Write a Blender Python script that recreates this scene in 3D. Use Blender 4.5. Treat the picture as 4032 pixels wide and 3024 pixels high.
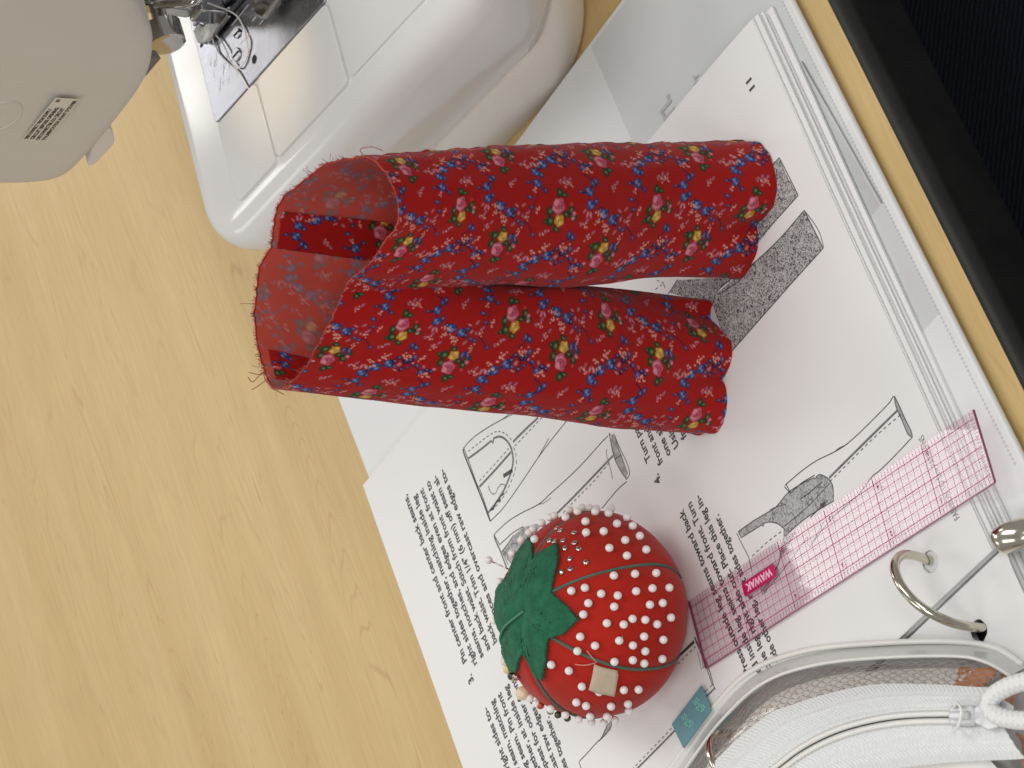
import bpy, bmesh, math, random
import numpy as np
from mathutils import Vector, Matrix

# ---------------------------------------------------------------- camera, world, lamps (lengths in cm, scaled to metres)
CM = 0.01
scene = bpy.context.scene
for o in list(bpy.data.objects):
    bpy.data.objects.remove(o)
col = scene.collection

PITCH, ROLL = math.radians(35.77669), math.radians(3.14408)
fw = np.array([0, math.cos(PITCH), -math.sin(PITCH)])
r0 = np.array([1.0, 0, 0]); u0 = np.cross(r0, fw)
tr = r0 * math.cos(ROLL) + u0 * math.sin(ROLL)          # right of the person holding the phone
tu = np.cross(tr, fw)                                   # up of the person holding the phone
cam_data = bpy.data.cameras.new('camera')
cam_data.sensor_width = 36.0
cam_data.lens = 36.0 * 14125.41 / 4032.0
cam_data.clip_start = 0.02
cam_data.clip_end = 50.0
cam_data.dof.use_dof = True
cam_data.dof.focus_distance = 1.22
cam_data.dof.aperture_fstop = 42.0
cam = bpy.data.objects.new('camera', cam_data)
col.objects.link(cam)
# the phone was held upright and the picture lies on its side: picture right = the holder's down
X, Y, Z = -tu, tr, -fw
M = Matrix(((X[0], Y[0], Z[0], 0.0), (X[1], Y[1], Z[1], -95.0 * CM), (X[2], Y[2], Z[2], 78.2697 * CM), (0, 0, 0, 1)))
cam.matrix_world = M
scene.camera = cam

world = bpy.data.worlds.new('World')
scene.world = world
world.use_nodes = True
wb = world.node_tree.nodes['Background']
wb.inputs['Color'].default_value = (1.0, 0.985, 0.965, 1)
wb.inputs['Strength'].default_value = 0.32

def ceiling_panel(name, x, y, z, sx, sy, watts, colr=(1.0, 0.975, 0.935)):
    d = bpy.data.lights.new(name, 'AREA')
    d.shape = 'RECTANGLE'; d.size = sx * CM; d.size_y = sy * CM
    d.energy = watts; d.color = colr
    o = bpy.data.objects.new(name, d)
    o.location = (x * CM, y * CM, z * CM)
    col.objects.link(o)
    return o
# fluorescent ceiling panels of the class room, and two added behind the camera as front fill
ceiling_panel('ceiling_lamp', -14, 205, 190, 46, 110, 9)
ceiling_panel('ceiling_lamp', 150, 205, 190, 60, 120, 28)
ceiling_panel('ceiling_lamp', -175, 205, 190, 60, 120, 6)
ceiling_panel('ceiling_lamp', 60, -10, 190, 60, 120, 11)
ceiling_panel('ceiling_lamp', -110, -30, 190, 60, 120, 7)
ceiling_panel('ceiling_lamp', 60, -240, 190, 60, 120, 24)  # added to brighten the sides that face the camera
ceiling_panel('ceiling_lamp', -90, -240, 190, 60, 120, 20)  # added likewise, second frontal fill
ceiling_panel('ceiling_lamp', 60, 420, 190, 60, 120, 20)

vs = scene.view_settings
vs.view_transform = 'Standard'
vs.look = 'None'
vs.exposure = 0.0
vs.gamma = 1.0
vs.use_curve_mapping = False
scene.cycles.max_bounces = 8
scene.cycles.transparent_max_bounces = 24
scene.cycles.caustics_reflective = False
scene.cycles.caustics_refractive = False
scene.cycles.use_denoising = True

# ---------------------------------------------------------------- helpers
def lin(r, g, b):
    f = lambda c: (c / 255.0 / 12.92) if c <= 10 else (((c / 255.0) + 0.055) / 1.055) ** 2.4
    return (f(r), f(g), f(b), 1.0)

def material(name, color, rough=0.5, metal=0.0, spec=0.5, coat=0.0, vary=0.0, vscale=30.0, bump=0.0, bscale=400.0, sheen=0.0, alpha=1.0, trans=0.0):
    m = bpy.data.materials.new(name); m.use_nodes = True
    nt = m.node_tree; b = nt.nodes['Principled BSDF']
    b.inputs['Base Color'].default_value = color
    b.inputs['Roughness'].default_value = rough
    b.inputs['Metallic'].default_value = metal
    b.inputs['Specular IOR Level'].default_value = spec
    b.inputs['Coat Weight'].default_value = coat
    b.inputs['Coat Roughness'].default_value = 0.06
    b.inputs['Sheen Weight'].default_value = sheen
    b.inputs['Alpha'].default_value = alpha
    b.inputs['Transmission Weight'].default_value = trans
    tc = nt.nodes.new('ShaderNodeTexCoord')
    if vary > 0:
        n = nt.nodes.new('ShaderNodeTexNoise'); n.inputs['Scale'].default_value = vscale; n.inputs['Detail'].default_value = 5
        nt.links.new(tc.outputs['Object'], n.inputs['Vector'])
        mr = nt.nodes.new('ShaderNodeMapRange')
        mr.inputs['From Min'].default_value = 0.3; mr.inputs['From Max'].default_value = 0.7
        mr.inputs['To Min'].default_value = 1 - vary; mr.inputs['To Max'].default_value = 1 + vary
        nt.links.new(n.outputs['Fac'], mr.inputs['Value'])
        mx = nt.nodes.new('ShaderNodeVectorMath'); mx.operation = 'SCALE'
        mx.inputs[0].default_value = color[:3]
        nt.links.new(mr.outputs['Result'], mx.inputs['Scale'])
        nt.links.new(mx.outputs['Vector'], b.inputs['Base Color'])
        mr2 = nt.nodes.new('ShaderNodeMapRange')
        mr2.inputs['To Min'].default_value = max(0.02, rough - 0.08); mr2.inputs['To Max'].default_value = min(1, rough + 0.08)
        nt.links.new(n.outputs['Fac'], mr2.inputs['Value'])
        nt.links.new(mr2.outputs['Result'], b.inputs['Roughness'])
    if bump > 0:
        n2 = nt.nodes.new('ShaderNodeTexNoise'); n2.inputs['Scale'].default_value = bscale; n2.inputs['Detail'].default_value = 4
        nt.links.new(tc.outputs['Object'], n2.inputs['Vector'])
        bp = nt.nodes.new('ShaderNodeBump'); bp.inputs['Strength'].default_value = bump; bp.inputs['Distance'].default_value = 0.0004
        nt.links.new(n2.outputs['Fac'], bp.inputs['Height'])
        nt.links.new(bp.outputs['Normal'], b.inputs['Normal'])
    return m

def mesh_obj(name, verts, faces, mat, parent=None, smooth=True, scale=CM):
    me = bpy.data.meshes.new(name)
    me.from_pydata([tuple(float(c) * scale for c in v) for v in verts], [], faces)
    me.update()
    if mat is not None:
        me.materials.append(mat)
    if smooth:
        me.polygons.foreach_set('use_smooth', [True] * len(me.polygons))
    o = bpy.data.objects.new(name, me)
    col.objects.link(o)
    if parent is not None:
        o.parent = parent
    return o

def fix_normals(o):
    bm = bmesh.new(); bm.from_mesh(o.data)
    bmesh.ops.recalc_face_normals(bm, faces=bm.faces)
    bm.to_mesh(o.data); bm.free()
    return o

def sharp(o, deg=35):
    try:
        o.data.set_sharp_from_angle(angle=math.radians(deg))
    except Exception:
        pass
    return o

def bevel(o, w, seg=3, deg=30):
    md = o.modifiers.new('bevel', 'BEVEL'); md.width = w * CM; md.segments = seg
    md.limit_method = 'ANGLE'; md.angle_limit = math.radians(deg)
    md.harden_normals = False
    sharp(o, 60)
    return o

def tag(o, label=None, cat=None, group=None, kind=None):
    if label: o['label'] = label
    if cat: o['category'] = cat
    if group: o['group'] = group
    if kind: o['kind'] = kind
    return o

def empty(name, loc=(0, 0, 0), rz=0.0):
    o = bpy.data.objects.new(name, None)
    o.location = tuple(c * CM for c in loc); o.rotation_euler = (0, 0, rz)
    o.empty_display_size = 0.01
    col.objects.link(o)
    return o

def box_data(x0, x1, y0, y1, z0, z1):
    v = [(x0, y0, z0), (x1, y0, z0), (x1, y1, z0), (x0, y1, z0), (x0, y0, z1), (x1, y0, z1), (x1, y1, z1), (x0, y1, z1)]
    f = [(0, 3, 2, 1), (4, 5, 6, 7), (0, 1, 5, 4), (1, 2, 6, 5), (2, 3, 7, 6), (3, 0, 4, 7)]
    return v, f

def box(name, x0, x1, y0, y1, z0, z1, mat, parent=None, bev=0.0, seg=3):
    o = mesh_obj(name, *box_data(x0, x1, y0, y1, z0, z1), mat, parent, smooth=bev > 0)
    if bev > 0: bevel(o, bev, seg)
    return o

def prism_data(poly, z0, z1):
    n = len(poly)
    v = [(p[0], p[1], z0) for p in poly] + [(p[0], p[1], z1) for p in poly]
    f = [tuple(range(n))[::-1], tuple(range(n, 2 * n))] + [(i, (i + 1) % n, n + (i + 1) % n, n + i) for i in range(n)]
    return v, f

def loft_data(loops, closed=True, cap0=True, cap1=True):
    n = len(loops[0]); v = []; f = []
    for l in loops: v += [tuple(p) for p in l]
    m = n if closed else n - 1
    for k in range(len(loops) - 1):
        for i in range(m):
            j = (i + 1) % n
            f.append((k * n + i, k * n + j, (k + 1) * n + j, (k + 1) * n + i))
    if closed and cap0: f.append(tuple(range(n))[::-1])
    if closed and cap1: f.append(tuple(range((len(loops) - 1) * n, len(loops) * n)))
    return v, f

def spline(pts, n, closed=False):
    """Catmull-Rom through the points, resampled to n points evenly spaced along it."""
    P = np.array(pts, float)
    if closed: P = np.vstack([P, P[:1]])
    k = len(P)
    if closed:
        E_ = np.vstack([P[-2], P, P[1]])
    else:
        E_ = np.vstack([2 * P[0] - P[1], P, 2 * P[-1] - P[-2]])
    out = []
    for i in range(k - 1):
        p0, p1, p2, p3 = E_[i], E_[i + 1], E_[i + 2], E_[i + 3]
        t = np.linspace(0, 1, 24, endpoint=False)[:, None]
        out.append(0.5 * (2 * p1 + (p2 - p0) * t + (2 * p0 - 5 * p1 + 4 * p2 - p3) * t ** 2 + (3 * p1 - p0 - 3 * p2 + p3) * t ** 3))
    out.append(P[-1:])
    C = np.vstack(out)
    s = np.concatenate([[0], np.cumsum(np.linalg.norm(np.diff(C, axis=0), axis=1))])
    q = np.linspace(0, s[-1], n)
    return np.stack([np.interp(q, s, C[:, d]) for d in range(P.shape[1])], 1)

def tube_data(path, rad, seg=8, caps=True):
    P = np.array(path, float); n = len(P)
    R = np.full(n, rad, float) if np.isscalar(rad) else np.array(rad, float)
    T = np.gradient(P, axis=0); T /= np.linalg.norm(T, axis=1)[:, None] + 1e-12
    a = np.array([0, 0, 1.0])
    if abs(T[0] @ a) > 0.9: a = np.array([1.0, 0, 0])
    N = a - T[0] * (a @ T[0]); N /= np.linalg.norm(N)
    v = []; f = []
    for i in range(n):
        N = N - T[i] * (N @ T[i]); N /= np.linalg.norm(N) + 1e-12
        B = np.cross(T[i], N)
        for k in range(seg):
            an = 2 * math.pi * k / seg
            v.append(P[i] + R[i] * (math.cos(an) * N + math.sin(an) * B))
    for i in range(n - 1):
        for k in range(seg):
            j = (k + 1) % seg
            f.append((i * seg + k, i * seg + j, (i + 1) * seg + j, (i + 1) * seg + k))
    if caps:
        f.append(tuple(range(seg))[::-1]); f.append(tuple(range((n - 1) * seg, n * seg)))
    return v, f

def merge(datas):
    V_, F_ = [], []
    for v, f in datas:
        o = len(V_); V_ += list(v); F_ += [tuple(i + o for i in q) for q in f]
    return V_, F_

def sphere_data(c, r, nu=16, nv=10, sq=(1, 1, 1)):
    v = [(c[0], c[1], c[2] + r * sq[2])]; f = []
    for i in range(1, nv):
        th = math.pi * i / nv
        for k in range(nu):
            ph = 2 * math.pi * k / nu
            v.append((c[0] + r * sq[0] * math.sin(th) * math.cos(ph), c[1] + r * sq[1] * math.sin(th) * math.sin(ph), c[2] + r * sq[2] * math.cos(th)))
    v.append((c[0], c[1], c[2] - r * sq[2]))
    for k in range(nu): f.append((0, 1 + k, 1 + (k + 1) % nu))
    for i in range(nv - 2):
        for k in range(nu):
            a = 1 + i * nu; j = (k + 1) % nu
            f.append((a + k, a + nu + k, a + nu + j, a + j))
    a = 1 + (nv - 2) * nu; e = len(v) - 1
    for k in range(nu): f.append((a + k, e, a + (k + 1) % nu))
    return v, f

def ribbon_data(pts, w, zf):
    """A flat stroke of width w on the paper; zf(x, y) gives the height."""
    P = np.array(pts, float)
    T = np.gradient(P, axis=0); T /= np.linalg.norm(T, axis=1)[:, None] + 1e-12
    N = np.stack([-T[:, 1], T[:, 0]], 1) * (w / 2)
    v = []; f = []
    for p, n_ in zip(P, N):
        for q in (p + n_, p - n_): v.append((q[0], q[1], zf(q[0], q[1])))
    for i in range(len(P) - 1): f.append((2 * i, 2 * i + 1, 2 * i + 3, 2 * i + 2))
    return v, f

def text_data(body, size, width=None, bold=0.0, shear=0.0):
    """Lettering as flat polygons: (verts 2D, faces), starting at the origin, base line on y = 0 (cm)."""
    c = bpy.data.curves.new('lettering', 'FONT'); c.body = body; c.size = size; c.offset = bold; c.shear = shear
    c.resolution_u = 3
    o = bpy.data.objects.new('lettering', c); col.objects.link(o)
    dg = bpy.context.evaluated_depsgraph_get()
    me = bpy.data.meshes.new_from_object(o.evaluated_get(dg))
    v = [(p.co.x, p.co.y) for p in me.vertices]; f = [tuple(q.vertices) for q in me.polygons]
    bpy.data.objects.remove(o); bpy.data.curves.remove(c); bpy.data.meshes.remove(me)
    if width and v:
        x0 = min(a for a, b in v); x1 = max(a for a, b in v); k = width / max(1e-6, x1 - x0)
        v = [((a - x0) * k, b) for a, b in v]
    return v, f

def clear_material(name, tint, rough, bump=0.0):
    """Thin clear plastic: lets light straight through, with a reflection that grows towards grazing angles."""
    m = bpy.data.materials.new(name); m.use_nodes = True
    nt = m.node_tree; nt.nodes.remove(nt.nodes['Principled BSDF'])
    t = nt.nodes.new('ShaderNodeBsdfTransparent'); t.inputs['Color'].default_value = tint
    g = nt.nodes.new('ShaderNodeBsdfGlossy'); g.inputs['Roughness'].default_value = rough
    lw = nt.nodes.new('ShaderNodeLayerWeight'); lw.inputs['Blend'].default_value = 0.5
    pw = nt.nodes.new('ShaderNodeMath'); pw.operation = 'POWER'; pw.inputs[1].default_value = 5.0
    nt.links.new(lw.outputs['Facing'], pw.inputs[0])
    ma = nt.nodes.new('ShaderNodeMath'); ma.operation = 'MULTIPLY_ADD'; ma.inputs[1].default_value = 0.55; ma.inputs[2].default_value = 0.035
    nt.links.new(pw.outputs['Value'], ma.inputs[0])
    mx = nt.nodes.new('ShaderNodeMixShader')
    nt.links.new(ma.outputs['Value'], mx.inputs['Fac']); nt.links.new(t.outputs[0], mx.inputs[1]); nt.links.new(g.outputs[0], mx.inputs[2])
    nt.links.new(mx.outputs[0], nt.nodes['Material Output'].inputs['Surface'])
    if bump > 0:
        tc = nt.nodes.new('ShaderNodeTexCoord'); n = nt.nodes.new('ShaderNodeTexNoise'); n.inputs['Scale'].default_value = 45; n.inputs['Detail'].default_value = 1
        nt.links.new(tc.outputs['Object'], n.inputs['Vector'])
        bp = nt.nodes.new('ShaderNodeBump'); bp.inputs['Strength'].default_value = bump; bp.inputs['Distance'].default_value = 0.003
        nt.links.new(n.outputs['Fac'], bp.inputs['Height']); nt.links.new(bp.outputs['Normal'], g.inputs['Normal'])
    return m

rng = np.random.RandomState(7)
random.seed(7)
DRAW = [(0.03,0,0,[(18.3,18.448),(18.399,18.943),(18.633,19.719),(18.86,20.629),(18.939,21.192),(18.931,21.566)]),(0.02,0,0,[(18.144,18.229),(18.29,18.653),(18.383,18.954)]),(0.06,0,0,[(18.931,21.566),(18.878,21.665),(18.72,21.683),(18.3,21.675),(17.309,21.645),(16.518,21.615),(15.942,21.614),(15.646,21.6)]),(0.03,0,0,[(18.897,21.587),(18.453,21.579),(17.324,21.595),(16.898,21.538),(15.957,21.565),(15.682,21.617)]),(0.03,0,0,[(15.646,21.6),(15.596,20.75),(15.667,19.911),(15.794,18.885),(15.925,17.944),(16.003,17.004),(16.06,15.742)]),(0.025,0,0,[(16.155,16.984),(16.019,17.535),(15.925,17.944)]),(0.085,0,1,[(18.433,21.551),(18.269,20.757),(18.142,19.987),(18.017,19.946),(18.129,19.795),(17.984,19.485),(17.722,19.25),(17.328,19.101),(16.966,19.131),(16.68,19.271),(16.424,19.592),(16.272,19.926),(16.139,20.288),(16.024,20.96),(15.99,21.544)]),(0.035,1,0,[(18.653,21.412),(18.556,20.82),(18.414,20.098),(18.281,19.618),(18.046,19.285),(17.706,19.021),(17.385,18.906)]),(0.035,1,0,[(17.127,18.95),(16.851,18.966),(16.533,19.127),(16.277,19.447),(16.068,19.975),(15.929,20.54),(15.914,21.431)]),(0.09,0,1,[(17.125,21.517),(17.084,20.373),(17.073,19.182)]),(0.09,0,1,[(17.313,18.872),(17.251,17.965),(17.159,17.125)]),(0.035,1,0,[(17.31,21.4),(17.278,20.411),(17.267,19.219)]),(0.035,1,0,[(17.122,18.874),(17.075,17.92),(17.02,16.863)]),(0.12,0,0,[(16.592,20.043),(16.522,19.768),(16.45,19.456)]),(0.025,0,0,[(16.829,21.016),(16.656,21.044),(16.407,20.96),(16.325,20.77),(16.416,20.553),(16.418,20.312),(16.287,20.155),(16.132,20.173)]),(0.06,0,0,[(16.02,20.323),(16.072,20.61),(15.972,20.673),(16.024,20.96),(15.962,21.079),(15.981,21.389)]),(0.03,0,0,[(14.202,14.07),(14.227,14.536),(14.224,15.733),(14.283,16.829),(14.392,17.908),(14.471,18.746),(14.803,19.825),(15.003,20.647),(15.08,21.395),(15.078,21.676)]),(0.02,0,0,[(14.245,18.001),(14.338,18.482),(14.473,18.784)]),(0.07,0,1,[(15.078,21.676),(14.855,21.697),(14.3,21.647),(13.546,21.645)]),(0.03,0,0,[(15.078,21.676),(14.571,21.556),(14.488,20.655),(14.315,19.976)]),(0.025,0,0,[(14.263,21.59),(14.385,20.641)]),(0.025,0,0,[(14.244,21.562),(13.641,21.505)]),(0.085,0,1,[(13.58,18.191),(13.518,16.935),(13.477,15.458),(13.449,14.217)]),(0.035,1,0,[(13.388,17.701),(13.354,16.661),(13.317,15.56),(13.36,14.42)]),(0.03,0,0,[(14.246,13.968),(13.936,14.054),(13.463,14.171),(13.052,14.175),(12.638,14.108),(12.29,14.001)]),(0.025,0,0,[(14.246,13.968),(14.06,13.901),(14.069,13.749),(13.392,13.739),(12.897,13.688),(12.457,13.713),(12.33,13.794),(12.29,14.001)]),(0.02,0,0,[(14.069,13.749),(13.527,13.8),(13.035,13.82),(12.414,13.85)]),(0.03,0,0,[(13.282,14.175),(13.197,13.789)]),(0.03,0,0,[(12.227,14.042),(12.283,14.59),(12.27,15.04),(12.234,15.727)]),(0.02,0,0,[(13.853,14.365),(13.727,14.483),(13.399,14.543),(12.941,14.613),(12.763,14.689)]),(0.03,0,0,[(6.654,1.097),(6.577,1.402),(6.568,2.176),(6.581,3.029),(6.633,3.778),(6.766,4.393),(7.03,5.285),(7.169,6.09),(7.248,6.988)]),(0.02,0,0,[(6.612,3.748),(6.741,4.145),(6.758,4.398)]),(0.03,0,0,[(6.633,1.068),(6.349,1.041),(5.703,1.038),(5.221,1.015),(5.021,1.061),(5.222,1.182),(5.745,1.179),(6.27,1.177),(6.633,1.068)]),(0.03,0,0,[(5.021,1.061),(4.986,1.924),(4.991,2.854),(5.034,3.34),(4.917,4.191),(5.005,5.354)]),(0.085,0,1,[(6.196,5.069),(6.185,4.154),(6.169,2.863),(6.148,1.171)]),(0.035,1,0,[(6.073,5.105),(6.058,3.801),(6.043,2.516),(5.946,1.133)]),(0.03,0,0,[(7.248,6.988),(7.216,7.073),(6.89,6.947)]),(0.03,0,0,[(7.226,6.957),(6.856,6.924),(6.837,6.304),(6.681,5.599)]),(0.03,0,0,[(7.299,9.862),(7.179,9.1),(7.018,8.371),(6.903,7.803),(6.954,7.041),(6.817,6.317),(6.632,5.675),(6.557,5.679),(6.596,5.52),(6.519,5.348),(6.197,5.113),(5.866,5.062),(5.436,5.295),(5.586,5.95),(5.761,6.908),(5.834,7.989),(6.063,7.842),(6.401,8.034),(6.701,8.391),(6.78,8.597),(6.727,8.696),(6.812,8.734),(7.042,9.84),(7.299,9.862)]),(0.03,0,0,[(6.283,5.411),(6.333,6.002),(6.425,6.66)]),(0.025,0,0,[(6.032,5.131),(6.006,6.481),(6.125,7.802)]),(0.03,0,0,[(5.633,6.542),(5.628,6.1),(5.646,5.778)]),(0.1,0,0,[(5.585,5.861),(5.633,5.654)]),(0.06,0,0,[(5.709,5.914),(5.625,5.703)]),(0.02,0,0,[(6.685,7.305),(6.903,7.803),(6.993,8.111)]),(0.025,0,0,[(7.301,9.955),(6.895,9.935),(6.256,9.878),(5.791,9.991)]),(0.035,1,0,[(6.065,8.022),(6.157,8.74),(6.212,9.813)]),(0.02,0,0,[(5.834,7.989),(5.524,8.416),(5.192,8.811),(5.073,9.897),(4.843,9.953),(4.901,9.09),(5.02,8.014),(5.18,7.013)]),(0.02,0,0,[(5.159,6.981),(5.015,7.119),(4.808,7.074),(5.133,6.064)]),(0.02,0,0,[(5.005,5.354),(4.969,6.17),(4.849,6.958)]),(0.03,0,0,[(16.655,1.873),(16.672,1.373),(16.07,1.328),(14.981,1.277),(14.968,2.307),(14.989,3.49),(14.958,3.838)]),(0.035,0,0,[(14.639,5.482),(14.426,4.07),(14.322,2.723),(14.367,1.3),(12.721,1.219),(12.647,6.894)]),(0.025,0,0,[(14.367,1.3),(13.772,1.153),(13.21,1.093),(12.735,1.189)]),(0.03,0,0,[(16.492,7.904),(16.415,8.317),(16.392,8.605)]),(0.035,0,0,[(14.572,6.891),(14.831,6.372),(14.711,5.396)]),(0.03,0,0,[(14.721,6.398),(14.577,5.919),(14.435,5.225),(14.46,4.257)]),(0.02,0,0,[(14.746,5.636),(14.575,5.877)]),(0.03,1,0,[(17.172,8.841),(16.789,8.535)]),(0.03,1,0,[(16.934,9.085),(16.862,8.671)]),(0.03,1,0,[(16.816,8.609),(16.499,8.628)]),(0.09,0,0,[(5.515,15.344),(5.463,13.851)]),(0.035,1,0,[(5.301,15.299),(5.278,13.881)]),(0.03,0,0,[(5.581,13.746),(4.368,13.695),(3.557,13.804)]),(0.03,0,0,[(5.582,13.775),(4.421,13.779),(3.688,13.838)]),(0.07,0,1,[(3.544,13.754),(3.556,14.274)]),(0.03,1,0,[(3.714,13.821),(3.726,14.224)]),(0.02,0,0,[(5.08,13.889),(4.474,14.04),(4.447,13.821)]),(0.02,0,0,[(4.947,13.737),(4.474,13.922)]),(0.075,0,1,[(3.556,14.274),(3.472,16.407),(3.447,18.856),(3.435,20.354)]),(0.035,1,0,[(3.726,14.224),(3.631,16.426),(3.573,19.023),(3.542,20.536)]),(0.03,0,0,[(5.669,19.278),(5.493,19.359),(5.412,19.536),(5.389,20.055),(5.419,20.416),(5.396,21.004),(5.387,21.683),(5.133,21.683)]),(0.03,0,0,[(5.617,19.5),(5.604,19.603),(5.416,20.101),(5.418,20.353)])]
FILLS = [('stipple',[(14.315,21.597),(14.368,20.651),(14.301,20.024),(13.955,19.267),(13.726,19.101),(13.67,20.698),(13.601,21.373)]),('tone',[(14.05,14.019),(14.055,13.795),(13.534,13.81),(13.068,13.835),(12.431,13.875),(12.339,14.007),(12.654,14.098),(13.068,14.165),(13.452,14.155)]),('tone',[(6.605,1.07),(6.349,1.041),(5.703,1.038),(5.221,1.015),(5.053,1.065),(5.23,1.177),(5.745,1.179),(6.27,1.177)]),('stipple',[(7.299,9.862),(7.179,9.1),(7.018,8.371),(6.903,7.803),(6.954,7.041),(6.817,6.317),(6.632,5.675),(6.557,5.679),(6.596,5.52),(6.519,5.348),(6.197,5.113),(5.866,5.062),(5.436,5.295),(5.586,5.95),(5.761,6.908),(5.834,7.989),(6.063,7.842),(6.401,8.034),(6.701,8.391),(6.78,8.597),(6.727,8.696),(6.812,8.734),(7.042,9.84)]),('tone',[(5.834,7.989),(5.64,7.345),(5.316,8.55),(4.779,9.81),(4.99,9.951),(5.234,8.785)]),('scribble',[(16.662,1.38),(16.073,1.38),(14.983,1.298),(14.968,2.307),(14.883,3.887),(16.105,4.542),(16.924,2.686)]),('scribble',[(14.367,1.3),(12.721,1.219),(12.647,6.894),(13.344,6.972),(14.692,6.815),(14.791,6.398),(14.639,5.482),(14.426,4.07),(14.322,2.723)]),('scribble',[(16.472,7.917),(16.409,8.549),(14.961,7.175),(14.692,6.815),(14.862,6.352),(14.711,5.396)]),('tone',[(5.669,19.278),(5.498,19.368),(5.426,19.558),(5.402,20.047),(5.604,19.603)])]
PINS = [(2.2,65.8),(-0.3,73.4),(-9.8,79.1),(-15.3,84.6),(-20.9,94.2),(12.7,78.5),(7.7,84.1),(4.8,87.3),(2.1,90.3),(-3.5,96.7),(-17.0,66.5),(-26.5,60.8),(-31.3,69.9),(-27.8,81.4),(-31.0,90.7),(-39.2,90.6),(-41.4,78.8),(-44.1,67.0),(-48.8,89.9),(-51.5,75.2),(10.8,44.1),(21.2,69.7),(25.5,65.8),(-62.0,63.6),(-62.9,76.5),(-62.9,91.4),(-65.0,38.0),(-65.7,45.9),(-71.9,54.4),(-74.2,63.7),(-72.6,75.0),(-71.3,86.3),(-70.7,99.9),(-77.2,46.6),(-80.6,61.1),(-80.0,83.2),(-79.1,92.6),(-85.3,43.5),(-90.6,57.0),(-90.8,66.7),(-87.5,72.0),(-87.9,79.9),(-90.1,88.3),(-86.6,99.4),(-102.4,43.0),(-100.2,65.2),(-102.0,73.9),(-96.7,80.1),(-98.2,94.2),(-106.2,52.2),(-114.5,43.5),(-104.7,82.7),(-113.2,65.5),(-110.3,76.1),(-111.6,84.3),(-109.0,97.2),(-140.1,34.2),(-132.5,44.0),(-138.1,55.2),(-135.9,65.5),(-129.2,78.2),(-127.8,87.8),(-153.1,60.2),(-151.2,66.0),(-143.5,78.3),(-139.3,87.5),(-147.3,94.4),(179.5,61.0),(-177.5,70.5),(-175.9,79.9),(-159.9,75.4),(-174.4,88.8),(-155.1,84.0),(-165.3,99.0),(-169.7,94.1),(32.7,59.7),(30.4,61.6),(32.8,59.7),(38.2,55.9),(47.4,50.6),(19.3,71.7),(68.2,43.0),(100.0,40.1),(161.5,63.9),(157.4,60.6)]
METAL = [(1.9,56.1),(-6.2,54.0),(-18.1,56.6),(-4.9,44.9),(-10.6,45.6),(-17.4,48.6),(-26.5,51.9),(-24.9,45.5),(-33.3,51.5),(-36.5,43.7),(-46.3,50.9),(-45.0,41.2),(-42.5,35.6)]
BEADS = [(142.5,51.0),(155.3,42.1),(153.4,57.7),(137.7,48.6),(132.4,46.4),(163.4,65.7),(168.4,70.3),(171.9,73.9),(176.0,78.1),(143.7,51.6)]
# ---------------------------------------------------------------- table
EDGE_A = math.radians(39.18)
ee = np.array([math.cos(EDGE_A), math.sin(EDGE_A)]); en = np.array([-ee[1], ee[0]])   # along the table edge / onto the table
EDGE_P = np.array([13.42, -3.29])

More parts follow.
